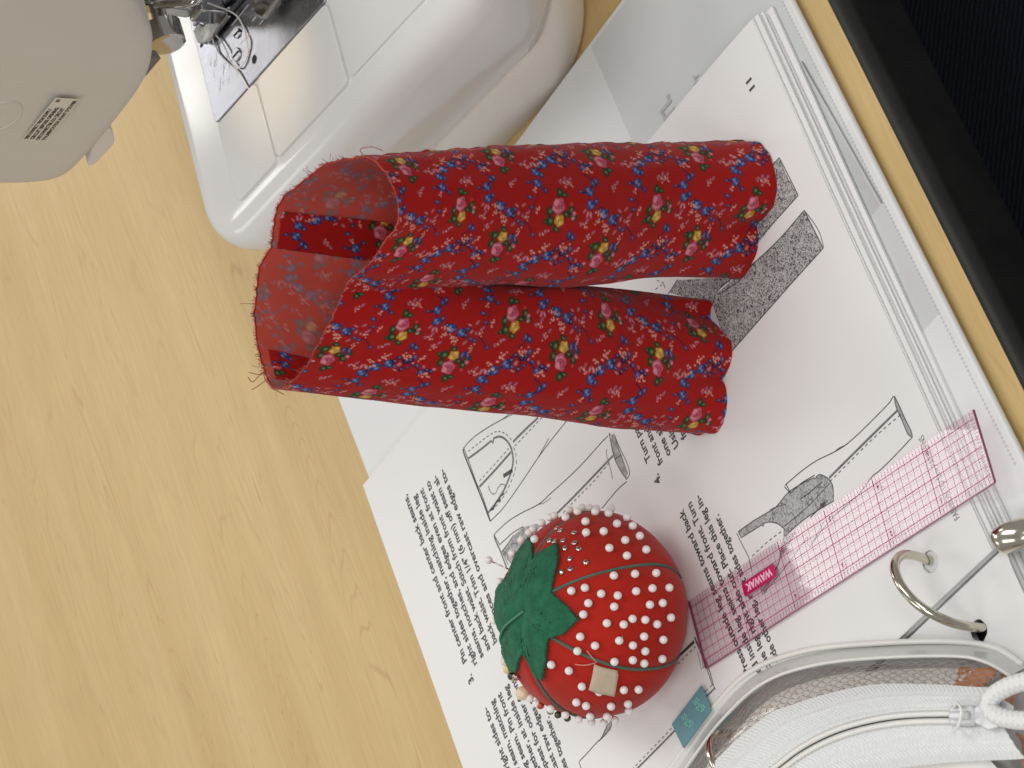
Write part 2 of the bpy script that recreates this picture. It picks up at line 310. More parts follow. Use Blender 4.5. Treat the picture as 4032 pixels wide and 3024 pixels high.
def wood_material():
    m = bpy.data.materials.new('maple laminate'); m.use_nodes = True
    nt = m.node_tree; b = nt.nodes['Principled BSDF']
    tc = nt.nodes.new('ShaderNodeTexCoord')
    mp = nt.nodes.new('ShaderNodeMapping'); mp.inputs['Scale'].default_value = (0.8, 15.0, 1.0)
    nt.links.new(tc.outputs['Object'], mp.inputs['Vector'])
    warp = nt.nodes.new('ShaderNodeTexNoise'); warp.inputs['Scale'].default_value = 1.6; warp.inputs['Detail'].default_value = 2
    nt.links.new(mp.outputs['Vector'], warp.inputs['Vector'])
    add = nt.nodes.new('ShaderNodeVectorMath'); add.operation = 'MULTIPLY_ADD'
    add.inputs[1].default_value = (0.25, 0.8, 0.0)
    nt.links.new(warp.outputs['Color'], add.inputs[0]); nt.links.new(mp.outputs['Vector'], add.inputs[2])
    n1 = nt.nodes.new('ShaderNodeTexNoise'); n1.inputs['Scale'].default_value = 2.2; n1.inputs['Detail'].default_value = 3; n1.inputs['Roughness'].default_value = 0.5
    nt.links.new(add.outputs['Vector'], n1.inputs['Vector'])
    # broad soft figure
    r1 = nt.nodes.new('ShaderNodeValToRGB')
    r1.color_ramp.elements[0].position = 0.3; r1.color_ramp.elements[0].color = lin(193, 165, 111)
    r1.color_ramp.elements[1].position = 0.72; r1.color_ramp.elements[1].color = lin(206, 180, 128)
    nt.links.new(n1.outputs['Fac'], r1.inputs['Fac'])
    # thin darker grain lines: contour lines of the warped field
    wv = nt.nodes.new('ShaderNodeMath'); wv.operation = 'MULTIPLY'; wv.inputs[1].default_value = 48.0
    nt.links.new(n1.outputs['Fac'], wv.inputs[0])
    fr = nt.nodes.new('ShaderNodeMath'); fr.operation = 'FRACT'; nt.links.new(wv.outputs['Value'], fr.inputs[0])
    ramp = nt.nodes.new('ShaderNodeValToRGB')
    e = ramp.color_ramp.elements
    e[0].position = 0.0; e[0].color = (0, 0, 0, 1); e[1].position = 0.22; e[1].color = (0, 0, 0, 1)
    k = e.new(0.1); k.color = (1, 1, 1, 1)
    nt.links.new(fr.outputs['Value'], ramp.inputs['Fac'])
    msk = nt.nodes.new('ShaderNodeTexNoise'); msk.inputs['Scale'].default_value = 3.0; msk.inputs['Detail'].default_value = 2
    nt.links.new(mp.outputs['Vector'], msk.inputs['Vector'])
    mm = nt.nodes.new('ShaderNodeMapRange'); mm.inputs['From Min'].default_value = 0.42; mm.inputs['From Max'].default_value = 0.7; mm.inputs['To Max'].default_value = 0.46
    nt.links.new(msk.outputs['Fac'], mm.inputs['Value'])
    ml = nt.nodes.new('ShaderNodeMath'); ml.operation = 'MULTIPLY'
    nt.links.new(ramp.outputs['Color'], ml.inputs[0]); nt.links.new(mm.outputs['Result'], ml.inputs[1])
    mix = nt.nodes.new('ShaderNodeMixRGB'); mix.inputs['Color2'].default_value = lin(158, 118, 68)
    nt.links.new(ml.outputs['Value'], mix.inputs['Fac']); nt.links.new(r1.outputs['Color'], mix.inputs['Color1'])
    # short fine fibres
    mp2 = nt.nodes.new('ShaderNodeMapping'); mp2.inputs['Scale'].default_value = (40.0, 700.0, 1.0)
    nt.links.new(tc.outputs['Object'], mp2.inputs['Vector'])
    n3 = nt.nodes.new('ShaderNodeTexNoise'); n3.inputs['Scale'].default_value = 1.0; n3.inputs['Detail'].default_value = 2
    nt.links.new(mp2.outputs['Vector'], n3.inputs['Vector'])
    mr = nt.nodes.new('ShaderNodeMapRange'); mr.inputs['To Min'].default_value = 0.85; mr.inputs['To Max'].default_value = 1.13
    nt.links.new(n3.outputs['Fac'], mr.inputs['Value'])
    sc = nt.nodes.new('ShaderNodeVectorMath'); sc.operation = 'SCALE'
    nt.links.new(mix.outputs['Color'], sc.inputs[0]); nt.links.new(mr.outputs['Result'], sc.inputs['Scale'])
    nt.links.new(sc.outputs['Vector'], b.inputs['Base Color'])
    b.inputs['Roughness'].default_value = 0.42
    b.inputs['Specular IOR Level'].default_value = 0.35
    return m

M_WOOD = wood_material()
M_EDGE = material('black edge banding', (0.012, 0.0125, 0.011, 1), rough=0.42, spec=0.35, vary=0.2, vscale=60, bump=0.2, bscale=300)
# table in its own frame: x along the front edge, y onto the table
tb = empty('table', (EDGE_P[0], EDGE_P[1], 0), EDGE_A)
tag(tb, kind='structure')
box('table_top', -90, 70, 0.05, 90, -2.9, 0.0, M_WOOD, tb, bev=0.06)
# rounded black banding on the near edge
prof = []
for i in range(9):
    t = math.pi / 2 * i / 8
    prof.append((-0.55 * math.sin(t) + 0.05, -0.02 - 0.55 * (1 - math.cos(t))))
for i in range(7):
    t = math.pi / 2 * i / 6
    prof.append((-0.5 + 0.35 * (1 - math.cos(t)), -2.7 - 0.35 * math.sin(t)))
prof += [(0.05, -3.05)]
loops = [[(x, p[0], p[1]) for p in prof] for x in (-90, -40, 0, 30, 70)]
sharp(mesh_obj('edge_band', *loft_data(loops, True), M_EDGE, tb), 50)

# dark navy woven cloth below the table edge
def cloth_material():
    m = bpy.data.materials.new('navy woven cloth'); m.use_nodes = True
    nt = m.node_tree; b = nt.nodes['Principled BSDF']
    tc = nt.nodes.new('ShaderNodeTexCoord')
    w1 = nt.nodes.new('ShaderNodeTexWave'); w1.inputs['Scale'].default_value = 160; w1.inputs['Distortion'].default_value = 2.5; w1.inputs['Detail'].default_value = 3
    w1.bands_direction = 'DIAGONAL'
    nt.links.new(tc.outputs['Object'], w1.inputs['Vector'])
    n = nt.nodes.new('ShaderNodeTexNoise'); n.inputs['Scale'].default_value = 900
    nt.links.new(tc.outputs['Object'], n.inputs['Vector'])
    a = nt.nodes.new('ShaderNodeMath'); a.operation = 'MULTIPLY'
    nt.links.new(w1.outputs['Fac'], a.inputs[0]); nt.links.new(n.outputs['Fac'], a.inputs[1])
    rp = nt.nodes.new('ShaderNodeValToRGB')
    rp.color_ramp.elements[0].color = (0.004, 0.005, 0.009, 1); rp.color_ramp.elements[1].color = (0.026, 0.035, 0.062, 1)
    nt.links.new(a.outputs['Value'], rp.inputs['Fac']); nt.links.new(rp.outputs['Color'], b.inputs['Base Color'])
    bp = nt.nodes.new('ShaderNodeBump'); bp.inputs['Strength'].default_value = 0.5; bp.inputs['Distance'].default_value = 0.0008
    nt.links.new(a.outputs['Value'], bp.inputs['Height']); nt.links.new(bp.outputs['Normal'], b.inputs['Normal'])
    b.inputs['Roughness'].default_value = 0.9; b.inputs['Specular IOR Level'].default_value = 0.2
    return m
gx = np.linspace(-60, 60, 40); gy = np.linspace(-60, 70, 40)
v = []; f = []
for yy in gy:
    for xx in gx:
        v.append((xx, yy, -22 + 1.2 * math.sin(xx * 0.07 + 0.4) + 0.8 * math.sin(yy * 0.13 + xx * 0.05)))
for j in range(len(gy) - 1):
    for i in range(len(gx) - 1):
        a = j * len(gx) + i; f.append((a, a + 1, a + 1 + len(gx), a + len(gx)))
cl = mesh_obj('navy_cloth', v, f, cloth_material())
cl.location = (EDGE_P[0] * CM, EDGE_P[1] * CM, 0); cl.rotation_euler = (0, 0, EDGE_A)
md = cl.modifiers.new('thickness', 'SOLIDIFY'); md.thickness = 0.004
tag(cl, 'dark navy woven cloth below the black table edge', 'cloth')

# ---------------------------------------------------------------- binder with the opened instruction sheets
PO = (-4.31307, -13.82705); PA = math.radians(37.61409)
ZPAGE = 1.2
M_VINYL = material('white binder vinyl', lin(222, 224, 224), rough=0.38, spec=0.4, vary=0.03, vscale=25, bump=0.08, bscale=250)
M_PAPER = material('white paper', lin(230, 230, 230), rough=0.75, spec=0.2, vary=0.012, vscale=14, bump=0.05, bscale=700)
M_PAPER2 = material('white paper, older', lin(224, 224, 223), rough=0.75, spec=0.2, vary=0.02, vscale=14)
M_INK = material('grey photocopy ink', (0.085, 0.085, 0.088, 1), rough=0.7, spec=0.2, vary=0.25, vscale=300)
M_INK2 = material('lighter photocopy ink', (0.17, 0.17, 0.175, 1), rough=0.7, spec=0.2, vary=0.25, vscale=300)
M_TONE = material('grey drawn shading', (0.36, 0.36, 0.36, 1), rough=0.7, spec=0.2, vary=0.3, vscale=500)
M_CHROME = material('nickel plated steel', lin(205, 200, 185), rough=0.16, metal=1.0, vary=0.08, vscale=120)

binder = empty('ring_binder', (PO[0], PO[1], 0), PA + math.radians(2.0))
tag(binder, 'white vinyl ring binder lying open under the instruction sheets', 'binder')
# right cover: s -1.2 .. 28, t -1.7 .. 28.6 in the binder's own frame
def cover(name, x0, x1, y0, y1, z0, z1):
    o = box(name, x0, x1, y0, y1, z0, z1, M_VINYL, binder, bev=0.12)
    return o
cover('front_cover', -1.2, 27.75, -2.16, 27.6, 0.2, 0.48)
cover('spine', -5.2, -1.25, -2.16, 27.6, 0.02, 0.27)
cover('back_cover', -34.0, -5.35, -2.16, 27.6, 0.02, 0.30)
# clear pocket welded on the inside of the cover, with its diagonal top edge, and the welded dotted rim
M_CLEAR = clear_material('clear pocket film', (0.985, 0.99, 0.99, 1), 0.2)
mesh_obj('pocket', *prism_data([(8.0, -1.8), (27.5, -1.8), (27.5, 7.1), (20.0, 7.3), (8.0, 6.0)], 0.49, 0.505), M_CLEAR, binder, smooth=False)
stitch = []
for i in range(150):
    x = 2.0 + i * 0.165
    stitch.append(box_data(x, x + 0.09, -1.83, -1.76, 0.475, 0.492))
tag(mesh_obj('welded_rim', *merge(stitch), material('welded vinyl', lin(196, 198, 198), rough=0.4), binder, smooth=False), kind='stuff')

pageframe = (PO[0], PO[1], 0)
def page_obj(name, zshift=0.0, dx=0.0, dy=0.0, rot=0.0):
    c, s = math.cos(PA), math.sin(PA)
    return empty(name, (PO[0] + c * dx - s * dy, PO[1] + s * dx + c * dy, zshift), PA + rot)

def sag(x, y):
    """Gentle lie of the top sheet (cm): it droops a little at its free lower edge and corner and rises at the rings."""
    d = -0.10 * max(0.0, 1 - y / 3.5) ** 2 * (0.4 + 0.6 * max(0, min(1, x / 21.6)))
    d += 0.018 * math.sin(x * 0.55 + 0.6) * math.sin(y * 0.31 + 1.0)
    d += -0.03 * max(0.0, 1 - x / 2.0) ** 2
    return d

def sheet_mesh(name, x0, x1, y0, y1, z0, zf, hole, mat, parent, thick=0.02, nx=36, ny=46):
    """A sheet of paper as a grid with a round punched hole (hx, hy, r)."""
    xs = list(np.linspace(x0, x1, nx)); ys = list(np.linspace(y0, y1, ny))
    hx, hy, hr = hole
    H = 0.62
    xs = sorted([x for x in xs if abs(x - (hx - H)) > .2 and abs(x - (hx + H)) > .2 and not (hx - H < x < hx + H)] + [hx - H, hx + H])
    ys = sorted([y for y in ys if abs(y - (hy - H)) > .2 and abs(y - (hy + H)) > .2 and not (hy - H < y < hy + H)] + [hy - H, hy + H])
    v = []; f = []; idx = {}
    for j, y in enumerate(ys):
        for i, x in enumerate(xs):
            idx[i, j] = len(v); v.append((x, y, z0 + zf(x, y)))
    hi = xs.index(hx - H); hj = ys.index(hy - H)
    for j in range(len(ys) - 1):
        for i in range(len(xs) - 1):
            if (i, j) == (hi, hj): continue
            f.append((idx[i, j], idx[i + 1, j], idx[i + 1, j + 1], idx[i, j + 1]))
    sq = [idx[hi, hj], idx[hi + 1, hj], idx[hi + 1, hj + 1], idx[hi, hj + 1]]
    n = 32; ring = []
    for k in range(n):
        a = -3 * math.pi / 4 + 2 * math.pi * k / n
        x, y = hx + hr * math.cos(a), hy + hr * math.sin(a)
        ring.append(len(v)); v.append((x, y, z0 + zf(x, y)))
    for s in range(4):
        for k in range(8):
            f.append((sq[s], ring[(s * 8 + k + 1) % n], ring[(s * 8 + k) % n]))
        f.append((sq[s], sq[(s + 1) % 4], ring[(s * 8 + 8) % n]))
    o = mesh_obj(name, v, f, mat, parent, smooth=False)
    fix_normals(o)
    if o.data.polygons[0].normal.z < 0: o.data.flip_normals()
    md = o.modifiers.new('thickness', 'SOLIDIFY'); md.thickness = thick * CM; md.offset = -1
    return o

PW, PH = 21.6, 27.94
page = page_obj('instruction_sheet')
tag(page, 'top printed sewing instruction sheet with pants drawings under the red pants', 'paper sheet')
sheet_mesh('paper', 0, PW, 0, PH, ZPAGE, sag, (1.22, 2.5, 0.36), M_PAPER, page)

INKZ = 0.006
zink = lambda x, y: ZPAGE + sag(x, y) + INKZ
texts = []
def put_text(body, x, y, size, width=None, bold=0.0, rot=0.0, shear=0.0):
    v2, f2 = text_data(body, size, width, bold, shear)
    c, s = math.cos(rot), math.sin(rot)
    texts.append(([(x + a * c - b * s, y + a * s + b * c, zink(x + a * c - b * s, y + a * s + b * c)) for a, b in v2], f2))
SZ = 0.425; B = 0.012
CH = 0.16
col3 = ['right sides together, matching inside leg', 'seams, notches, and edges even at front', 'and back waist. Stitch from front waist to', 'back waist. Trim 1/4" (6 mm) off seam al-', 'lowances and overcast raw edges to-', 'gether.']
put_text('3.', 11.22, 25.62, 0.47, None, 0.017)
put_text('Pin center front and center back seams,', 12.1, 25.6, SZ, 7.5, B)
for i, s_ in enumerate(col3):
    put_text(s_, 11.66, 25.1 - 0.503 * i, SZ, (7.6, 7.55, 7.55, 7.45, 7.4, 1.2)[i], B)
for i, (s_, w) in enumerate((('side seams, right sides to-', 4.9), ('gether at side seam, matching', 5.35), ('notches at leg seam. Pin front', 5.5), ('and back together, at inside leg', 5.9), ('seam. Repeat for other front', 5.4), ('and overcast raw edges of seam', 5.85), ('allowances together.', 3.6))):
    put_text(s_, (10.0 - w) if i < 6 else 4.1, 25.42 - 0.51 * i, SZ, w, B)
put_text('4.', 11.14, 12.42, 0.47, None, 0.017)
for i, (s_, x, w) in enumerate((('Turn pan', 12.1, 1.62), ('front and', 11.62, 1.55), ('one si', 11.62, 1.12), ('Using', 11.62, 1.02), ('fro', 11.62, 0.52))):
    put_text(s_, x, 12.5 - 0.515 * i, SZ, w, B)
for i, (s_, x, w, bb) in enumerate((('Press outside leg seams toward back', 3.05, 6.6, B), ('and inside leg seams toward front. Turn', 2.55, 7.05, B), ('one leg right side out. Place this leg in-', 2.55, 7.0, B), ('side other leg, right sides together.', 2.55, 5.85, B))):
    put_text(s_, x, 11.92 - 0.505 * i, SZ, w, bb)
put_text('11', 19.52, 1.08, 0.42, 0.42, 0.012)
put_text('FASHION TO Sew PATTERNS', 1.66, 0.62, 0.36, 3.15, -0.002)
tx = mesh_obj('text_print', *merge(texts), M_INK, page, smooth=False)
tx['kind'] = 'stuff'

def dense(pts, step=0.12):
    P = np.array(pts, float)
    if len(P) > 2:
        # keep sharp corners: spline only the runs between them
        cut = [0]
        for i in range(1, len(P) - 1):
            a = P[i] - P[i - 1]; b = P[i + 1] - P[i]
            if a @ b < 0.72 * np.linalg.norm(a) * np.linalg.norm(b): cut.append(i)
        cut.append(len(P) - 1)
        if len(cut) > 2:
            return np.vstack([dense(P[i:j + 1], step) if k == 0 else dense(P[i:j + 1], step)[1:] for k, (i, j) in enumerate(zip(cut[:-1], cut[1:]))])
        L_ = np.linalg.norm(np.diff(P, axis=0), axis=1).sum()
        return spline(P, max(4, int(L_ / step) + 2))
    L_ = np.linalg.norm(P[1] - P[0])
    n = max(2, int(L_ / 0.5) + 2)
    return P[0] + (P[1] - P[0]) * np.linspace(0, 1, n)[:, None]
dark_, light_ = [], []
for (w, dash, g, pts) in DRAW:
    P = dense(pts)
    if dash:
        Q = spline(P, max(4, int(np.linalg.norm(np.diff(P, axis=0), axis=1).sum() / 0.028)))
        k = 0
        while k < len(Q) - 4:
            dark_.append(ribbon_data(Q[k:k + 6], w, zink)); k += 9
    else:
        (light_ if g else dark_).append(ribbon_data(P, w * (1.0 if g else 1.25), zink))
dd = mesh_obj('drawing_print', *merge(dark_), M_INK, page, smooth=False); dd['kind'] = 'stuff'
dd = mesh_obj('drawing_print', *merge(light_), M_INK2, page, smooth=False); dd['kind'] = 'stuff'

# shaded areas: a grey tone with drawn flecks
def fleck_material(name, lo, hi, scale, a, b_):
    m = bpy.data.materials.new(name); m.use_nodes = True
    nt = m.node_tree; b = nt.nodes['Principled BSDF']
    tc = nt.nodes.new('ShaderNodeTexCoord')
    n = nt.nodes.new('ShaderNodeTexNoise'); n.inputs['Scale'].default_value = scale; n.inputs['Detail'].default_value = 3; n.inputs['Distortion'].default_value = 2.5
    nt.links.new(tc.outputs['Object'], n.inputs['Vector'])
    r = nt.nodes.new('ShaderNodeValToRGB')
    r.color_ramp.elements[0].position = a; r.color_ramp.elements[0].color = (lo, lo, lo, 1)
    r.color_ramp.elements[1].position = b_; r.color_ramp.elements[1].color = (hi, hi, hi, 1)
    nt.links.new(n.outputs['Fac'], r.inputs['Fac']); nt.links.new(r.outputs['Color'], b.inputs['Base Color'])
    b.inputs['Roughness'].default_value = 0.75; b.inputs['Specular IOR Level'].default_value = 0.2
    return m
FM = {'tone': M_TONE, 'stipple': fleck_material('stippled ink', 0.16, 0.46, 420, 0.35, 0.55), 'scribble': fleck_material('scribbled ink', 0.05, 0.52, 780, 0.38, 0.56)}
for kind, poly in FILLS:
    bm = bmesh.new()
    vs_ = [bm.verts.new((p[0] * CM, p[1] * CM, (zink(p[0], p[1]) - 0.003) * CM)) for p in poly]
    es = [bm.edges.new((vs_[i], vs_[(i + 1) % len(vs_)])) for i in range(len(vs_))]
    bmesh.ops.triangle_fill(bm, edges=es, use_beauty=True)
    for _ in range(7):
        long_ = [e for e in bm.edges if e.calc_length() > 0.35 * CM]
        if not long_: break
        bmesh.ops.subdivide_edges(bm, edges=long_, cuts=1, use_grid_fill=False)
        bmesh.ops.triangulate(bm, faces=bm.faces[:])
    for w_ in bm.verts: w_.co.z = (zink(w_.co.x / CM, w_.co.y / CM) - 0.003) * CM
    me = bpy.data.meshes.new('shading_print'); bm.to_mesh(me); bm.free()
    if len(me.polygons) and me.polygons[0].normal.z < 0: me.flip_normals()
    me.materials.append(FM[kind])
    o = bpy.data.objects.new('shading_print', me); col.objects.link(o); o.parent = page

# the sheets below it, fanned out a little at their lower edge
offs = [(0.02, -0.05, 0.06, 0.02), (0.05, -0.22, 0.14, -0.1), (0.0, -0.30, 0.24, 0.15), (0.1, -0.36, 0.33, 0.05), (-0.05, -0.46, 0.43, 0.25), (0.12, -0.58, 0.53, -0.12), (0.0, -0.62, 0.62, 0.3)]
names = ['second', 'third', 'fourth', 'fifth', 'sixth', 'seventh', 'bottom']
for i, (dx, dy, dz, rr) in enumerate(offs):
    sh = page_obj('paper_sheet', 0, dx, dy, math.radians(rr))
    tag(sh, f'plain white sheet, {names[i]} from the top of the stack in the binder', 'paper sheet', 'white sheets stacked in the binder')
    sheet_mesh('paper', 0, PW, 0, PH, ZPAGE - dz, lambda x, y: sag(x, y) * 0.6, (1.22, 13.97, 0.36), M_PAPER if i % 2 else M_PAPER2, sh, thick=0.055 + 0.02 * (i % 3), nx=10, ny=12)
# loose slip of stiff film showing at the lower edge
sl = page_obj('plastic_slip', 0, 0, 0, 0)
tag(sl, 'thin clear plastic divider edge slanting out below the paper stack', 'divider')
mesh_obj('film', *prism_data([(19.3, 0.6), (19.17, -0.62), (12.69, -1.18), (12.66, -0.6), (12.6, 0.6)], 0.51, 0.525), M_CLEAR, sl, smooth=False)
mesh_obj('film_edge', *tube_data([(19.17, -0.75, 0.54), (16.0, -1.03, 0.54), (12.69, -1.31, 0.54)], 0.022, 6), material('grey film edge', lin(150, 152, 152), rough=0.3), sl)

# turned-over sheets on the left half of the binder
lp = page_obj('turned_sheet', 0, 0, 0)
tag(lp, 'white turned-over sheet with dark punched hole left of the rings', 'paper sheet')
sheet_mesh('paper', -22.1, -0.12, -0.35, 27.6, 1.08, lambda x, y: -0.12 * max(0.0, 1 + (x + 0.12) / 1.2) ** 2 + 0.03 * math.sin(x * 0.6), (-1.72, 1.95, 0.37), M_PAPER, lp)
for i in range(3):
    sh = page_obj('paper_sheet', 0, -0.04 * i, -0.1 * i)
    tag(sh, ('white sheet just under the turned-over sheet', 'second white sheet under the turned-over sheet', 'lowest white sheet under the turned-over sheet')[i], 'paper sheet', 'white sheets left of the rings')
    mesh_obj('paper', *prism_data([(-22.1, -0.35), (-0.16, -0.35), (-0.16, 1.3), (-2.3, 1.3), (-2.3, 2.6), (-0.16, 2.6), (-0.16, 27.6), (-22.1, 27.6)], 0.80 - 0.2 * i, 0.92 - 0.2 * i), M_PAPER2, sh, smooth=False)
M_DARK = material('painted hole shade', (0.012, 0.011, 0.012, 1), rough=0.8)
box('mechanism_plate', -2.6, 0.0, -0.6, 26.5, 0.28, 0.5, M_VINYL, binder, bev=0.05)
for t_ in (1.95, 13.1, 24.0):  # black blocks painted as the shade seen down the left-hand ring holes
    d_ = box('hole_shade', -2.2, -1.2, t_ - 0.6, t_ + 0.6, 0.5, 0.56, M_DARK, binder, bev=0.02); d_.rotation_euler = (0, 0, math.radians(-2.0))

# rings: a D-shaped loop from the hole of the right-hand sheet to that of the left-hand one
def ring(t):
    pts = [(1.22, t + 0.3, 0.55), (1.28, t + 0.25, 1.2), (1.42, t + 0.2, 1.75), (1.35, t + 0.1, 2.45), (0.85, t, 3.05), (0.05, t - 0.12, 3.25), (-0.75, t - 0.25, 3.0), (-1.35, t - 0.38, 2.35), (-1.66, t - 0.5, 1.6), (-1.75, t - 0.55, 0.9), (-1.7, t - 0.55, 0.45)]
    P = spline(pts, 60)
    o = mesh_obj('ring', *tube_data(P, 0.155, 14), M_CHROME, None)
    o.parent = binder
    # page frame -> binder frame (2 degrees apart)
    o.rotation_euler = (0, 0, math.radians(-2.0))
    return o
ring(2.28); ring(13.1); ring(24.0)
lev = mesh_obj('ring_lever', *loft_data([[(x + 0.0, y, z) for (x, y, z) in l] for l in (
    [(0.5, -0.3, 1.0), (0.48, -0.4, 1.85), (0.02, -0.46, 1.85), (-0.5, -0.3, 1.72), (-0.5, -0.25, 0.9)],
    [(0.5, -0.75, 1.0), (0.46, -0.9, 1.85), (0.0, -0.9, 2.15), (-0.75, -0.8, 1.85), (-0.75, -0.7, 0.9)],
    [(0.42, -1.4, 0.8), (0.4, -1.5, 1.55), (-0.1, -1.6, 1.9), (-1.0, -1.5, 1.6), (-1.0, -1.3, 0.7)],
    [(0.05, -2.1, 0.5), (0.05, -2.1, 0.95), (-0.2, -2.2, 1.1), (-0.9, -2.2, 0.95), (-0.9, -2.1, 0.5)])], True), M_CHROME, binder)
lev.rotation_euler = (0, 0, math.radians(-2.0)); lev.scale = (0.8, 0.9, 0.8); lev.location = (-0.1 * CM, -0.12 * CM, 0.25 * CM)
md = lev.modifiers.new('round', 'SUBSURF'); md.levels = 2; md.render_levels = 2

# lettering showing through the pocket beside the sheet
st = []
for body, x, y, size, b_ in (('Tl.', 21.95, 5.5, 0.95, 0.03), ('9r', 22.0, 3.8, 0.62, 0.0)):
    v2, f2 = text_data(body, size, None, b_)
    st.append(([(x + a, y + b, 0.512) for a, b in v2], f2))
ob = mesh_obj('text_print', *merge(st), material('ink seen through vinyl', lin(178, 180, 180), rough=0.6), binder, smooth=False)
ob.rotation_euler = (0, 0, math.radians(-2.0)); ob['kind'] = 'stuff'
# ---------------------------------------------------------------- sewing machine (own frame: x = towards its front, y = along its arm, z up)
MO = (4.36, 22.05); MA = math.radians(-59.5)
machine = empty('sewing_machine', (MO[0], MO[1], 0), MA)
tag(machine, 'white domestic sewing machine with grey head and steel needle plate', 'sewing machine')
M_SHELL = material('glossy white plastic', lin(229, 229, 228), rough=0.14, spec=0.5, coat=0.1, vary=0.012, vscale=20)
M_BASE = material('cream plastic base', lin(228, 224, 216), rough=0.35, vary=0.02, vscale=20)
M_HEAD = material('matt light grey plastic', lin(208, 204, 196), rough=0.55, vary=0.015, vscale=30, bump=0.12, bscale=900)
M_STEEL = material('brushed steel', lin(168, 170, 178), rough=0.28, metal=1.0, vary=0.08, vscale=60, bump=0.15, bscale=120)
M_BLACK = material('black slot', (0.01, 0.01, 0.012, 1), rough=0.6)

def rrect(x0, x1, y0, y1, r, z, n=10, rs=None):
    rs = rs or (r, r, r, r)
    out = []
    for (cx, cy, a0, rr) in ((x1 - rs[0], y1 - rs[0], 0, rs[0]), (x0 + rs[1], y1 - rs[1], 90, rs[1]), (x0 + rs[2], y0 + rs[2], 180, rs[2]), (x1 - rs[3], y0 + rs[3], 270, rs[3])):
        for k in range(n + 1):
            a = math.radians(a0 + 90 * k / n)
            out.append((cx + rr * math.cos(a), cy + rr * math.sin(a), z))
    return out
def bedloop(z, dy, dx0, dx1, r):
    return rrect(-0.5 + dx0, 19.2 - dx1, dy, 42.0, r, z, 10, (0.8, 0.8, r, r))
body = [bedloop(2.35, 0.75, 0.5, 2.8, 2.6), bedloop(3.0, 0.45, 0.3, 2.3, 2.6), bedloop(4.5, 0.0, 0.1, 1.2, 2.5), bedloop(5.8, -0.38, 0.0, 0.5, 2.4), bedloop(6.7, -0.5, 0.0, 0.1, 2.3), bedloop(7.25, -0.4, 0.0, 0.0, 2.2), bedloop(7.65, -0.12, 0.06, 0.06, 2.1), bedloop(7.88, 0.22, 0.2, 0.2, 1.9), bedloop(7.98, 0.6, 0.45, 0.45, 1.7), bedloop(8.0, 0.95, 0.8, 0.8, 1.5)]
sharp(mesh_obj('bed', *loft_data(body), M_SHELL, machine), 60)
base = [rrect(0.2, 15.2, 0.35, 41, 2.8, 0.0, 10, (1, 1, 2.2, 3.2)), rrect(0.0, 15.4, 0.25, 41, 2.8, 0.25, 10, (1, 1, 2.2, 3.3)), rrect(-0.1, 15.9, 0.4, 41, 2.8, 2.0, 10, (1, 1, 2.2, 3.3)), rrect(0.1, 15.9, 0.8, 41, 2.8, 2.4, 10, (1, 1, 2.2, 3.2))]
sharp(mesh_obj('base', *loft_data(base), M_BASE, machine), 60)

def slab(name, x0, x1, y0, y1, z0, z1, mat, bev=0.05, r=0.25):
    o = mesh_obj(name, *loft_data([rrect(x0, x1, y0, y1, r, z0, 4), rrect(x0, x1, y0, y1, r, z1, 4)]), mat, machine)
    bevel(o, bev, 3, 50)
    return o
# two cover panels beside the needle plate and the wide one behind it
slab('cover_panel', 2.22, 5.2, 0.86, 4.36, 7.9, 8.16, M_SHELL, 0.035)
slab('cover_panel', 5.32, 10.55, 0.92, 4.36, 7.9, 8.16, M_SHELL, 0.035)
slab('cover_panel', 10.68, 17.6, 1.0, 9.3, 7.9, 8.12, M_SHELL, 0.035)
slab('needle_plate', 2.05, 10.5, 4.47, 9.3, 7.9, 8.1, M_STEEL, 0.05, 0.18)
# lowered seam mark line on the arm side
PZ = 8.103
marks = []
for (x0, y0, x1, y1, w) in ((4.61, 7.27, 5.98, 7.31, .05), (4.68, 6.31, 5.74, 6.24, .05), (4.4, 6.9, 4.8, 6.95, .035), (6.1, 7.0, 6.5, 7.0, .035), (5.9, 6.6, 6.3, 6.6, .035), (4.9, 5.9, 5.2, 5.9, .03), (6.3, 6.2, 6.6, 6.2, .03)):
    marks.append(ribbon_data([(x0, y0), ((x0 + x1) / 2, (y0 + y1) / 2), (x1, y1)], w, lambda x, y: PZ))
mk = mesh_obj('seam_marks', *merge(marks), material('white engraving', lin(235, 235, 240), rough=0.5), machine, smooth=False); mk['kind'] = 'stuff'
scr = []
for i in range(16):
    x = 2.6 + 1.6 * random.random(); y = 5.2 + 2.2 * random.random(); a = 0.9 + 0.3 * random.random(); l = 0.15 + 0.4 * random.random()
    scr.append(ribbon_data([(x, y), (x + l * math.cos(a) / 2, y + l * math.sin(a) / 2), (x + l * math.cos(a), y + l * math.sin(a))], 0.02, lambda p, q: PZ))
sc_ = mesh_obj('scratches', *merge(scr), material('dull scratch', lin(120, 124, 130), rough=0.6, metal=0.6), machine, smooth=False); sc_['kind'] = 'stuff'
def disc(name, x, y, r, z0, z1, mat, n=24, sx=1.0):
    o = mesh_obj(name, *prism_data([(x + sx * r * math.cos(2 * math.pi * k / n), y + r * math.sin(2 * math.pi * k / n)) for k in range(n)], z0, z1), mat, machine)
    bevel(o, 0.03, 2, 50)
    return o
for (x, y) in ((4.48, 6.05), (4.86, 6.75)):
    disc('plate_screw', x, y, 0.27 if y < 6.5 else 0.2, 8.05, 8.16, M_STEEL)
    b_ = box('screw_slot', x - 0.22, x + 0.22, y - 0.045, y + 0.045, 8.1, 8.166, M_BLACK, machine)
disc('plate_hole', 5.45, 5.2, 0.19, 8.05, 8.108, M_BLACK)
disc('plate_hole', 3.2, 7.6, 0.13, 8.05, 8.108, M_BLACK, sx=1.6)
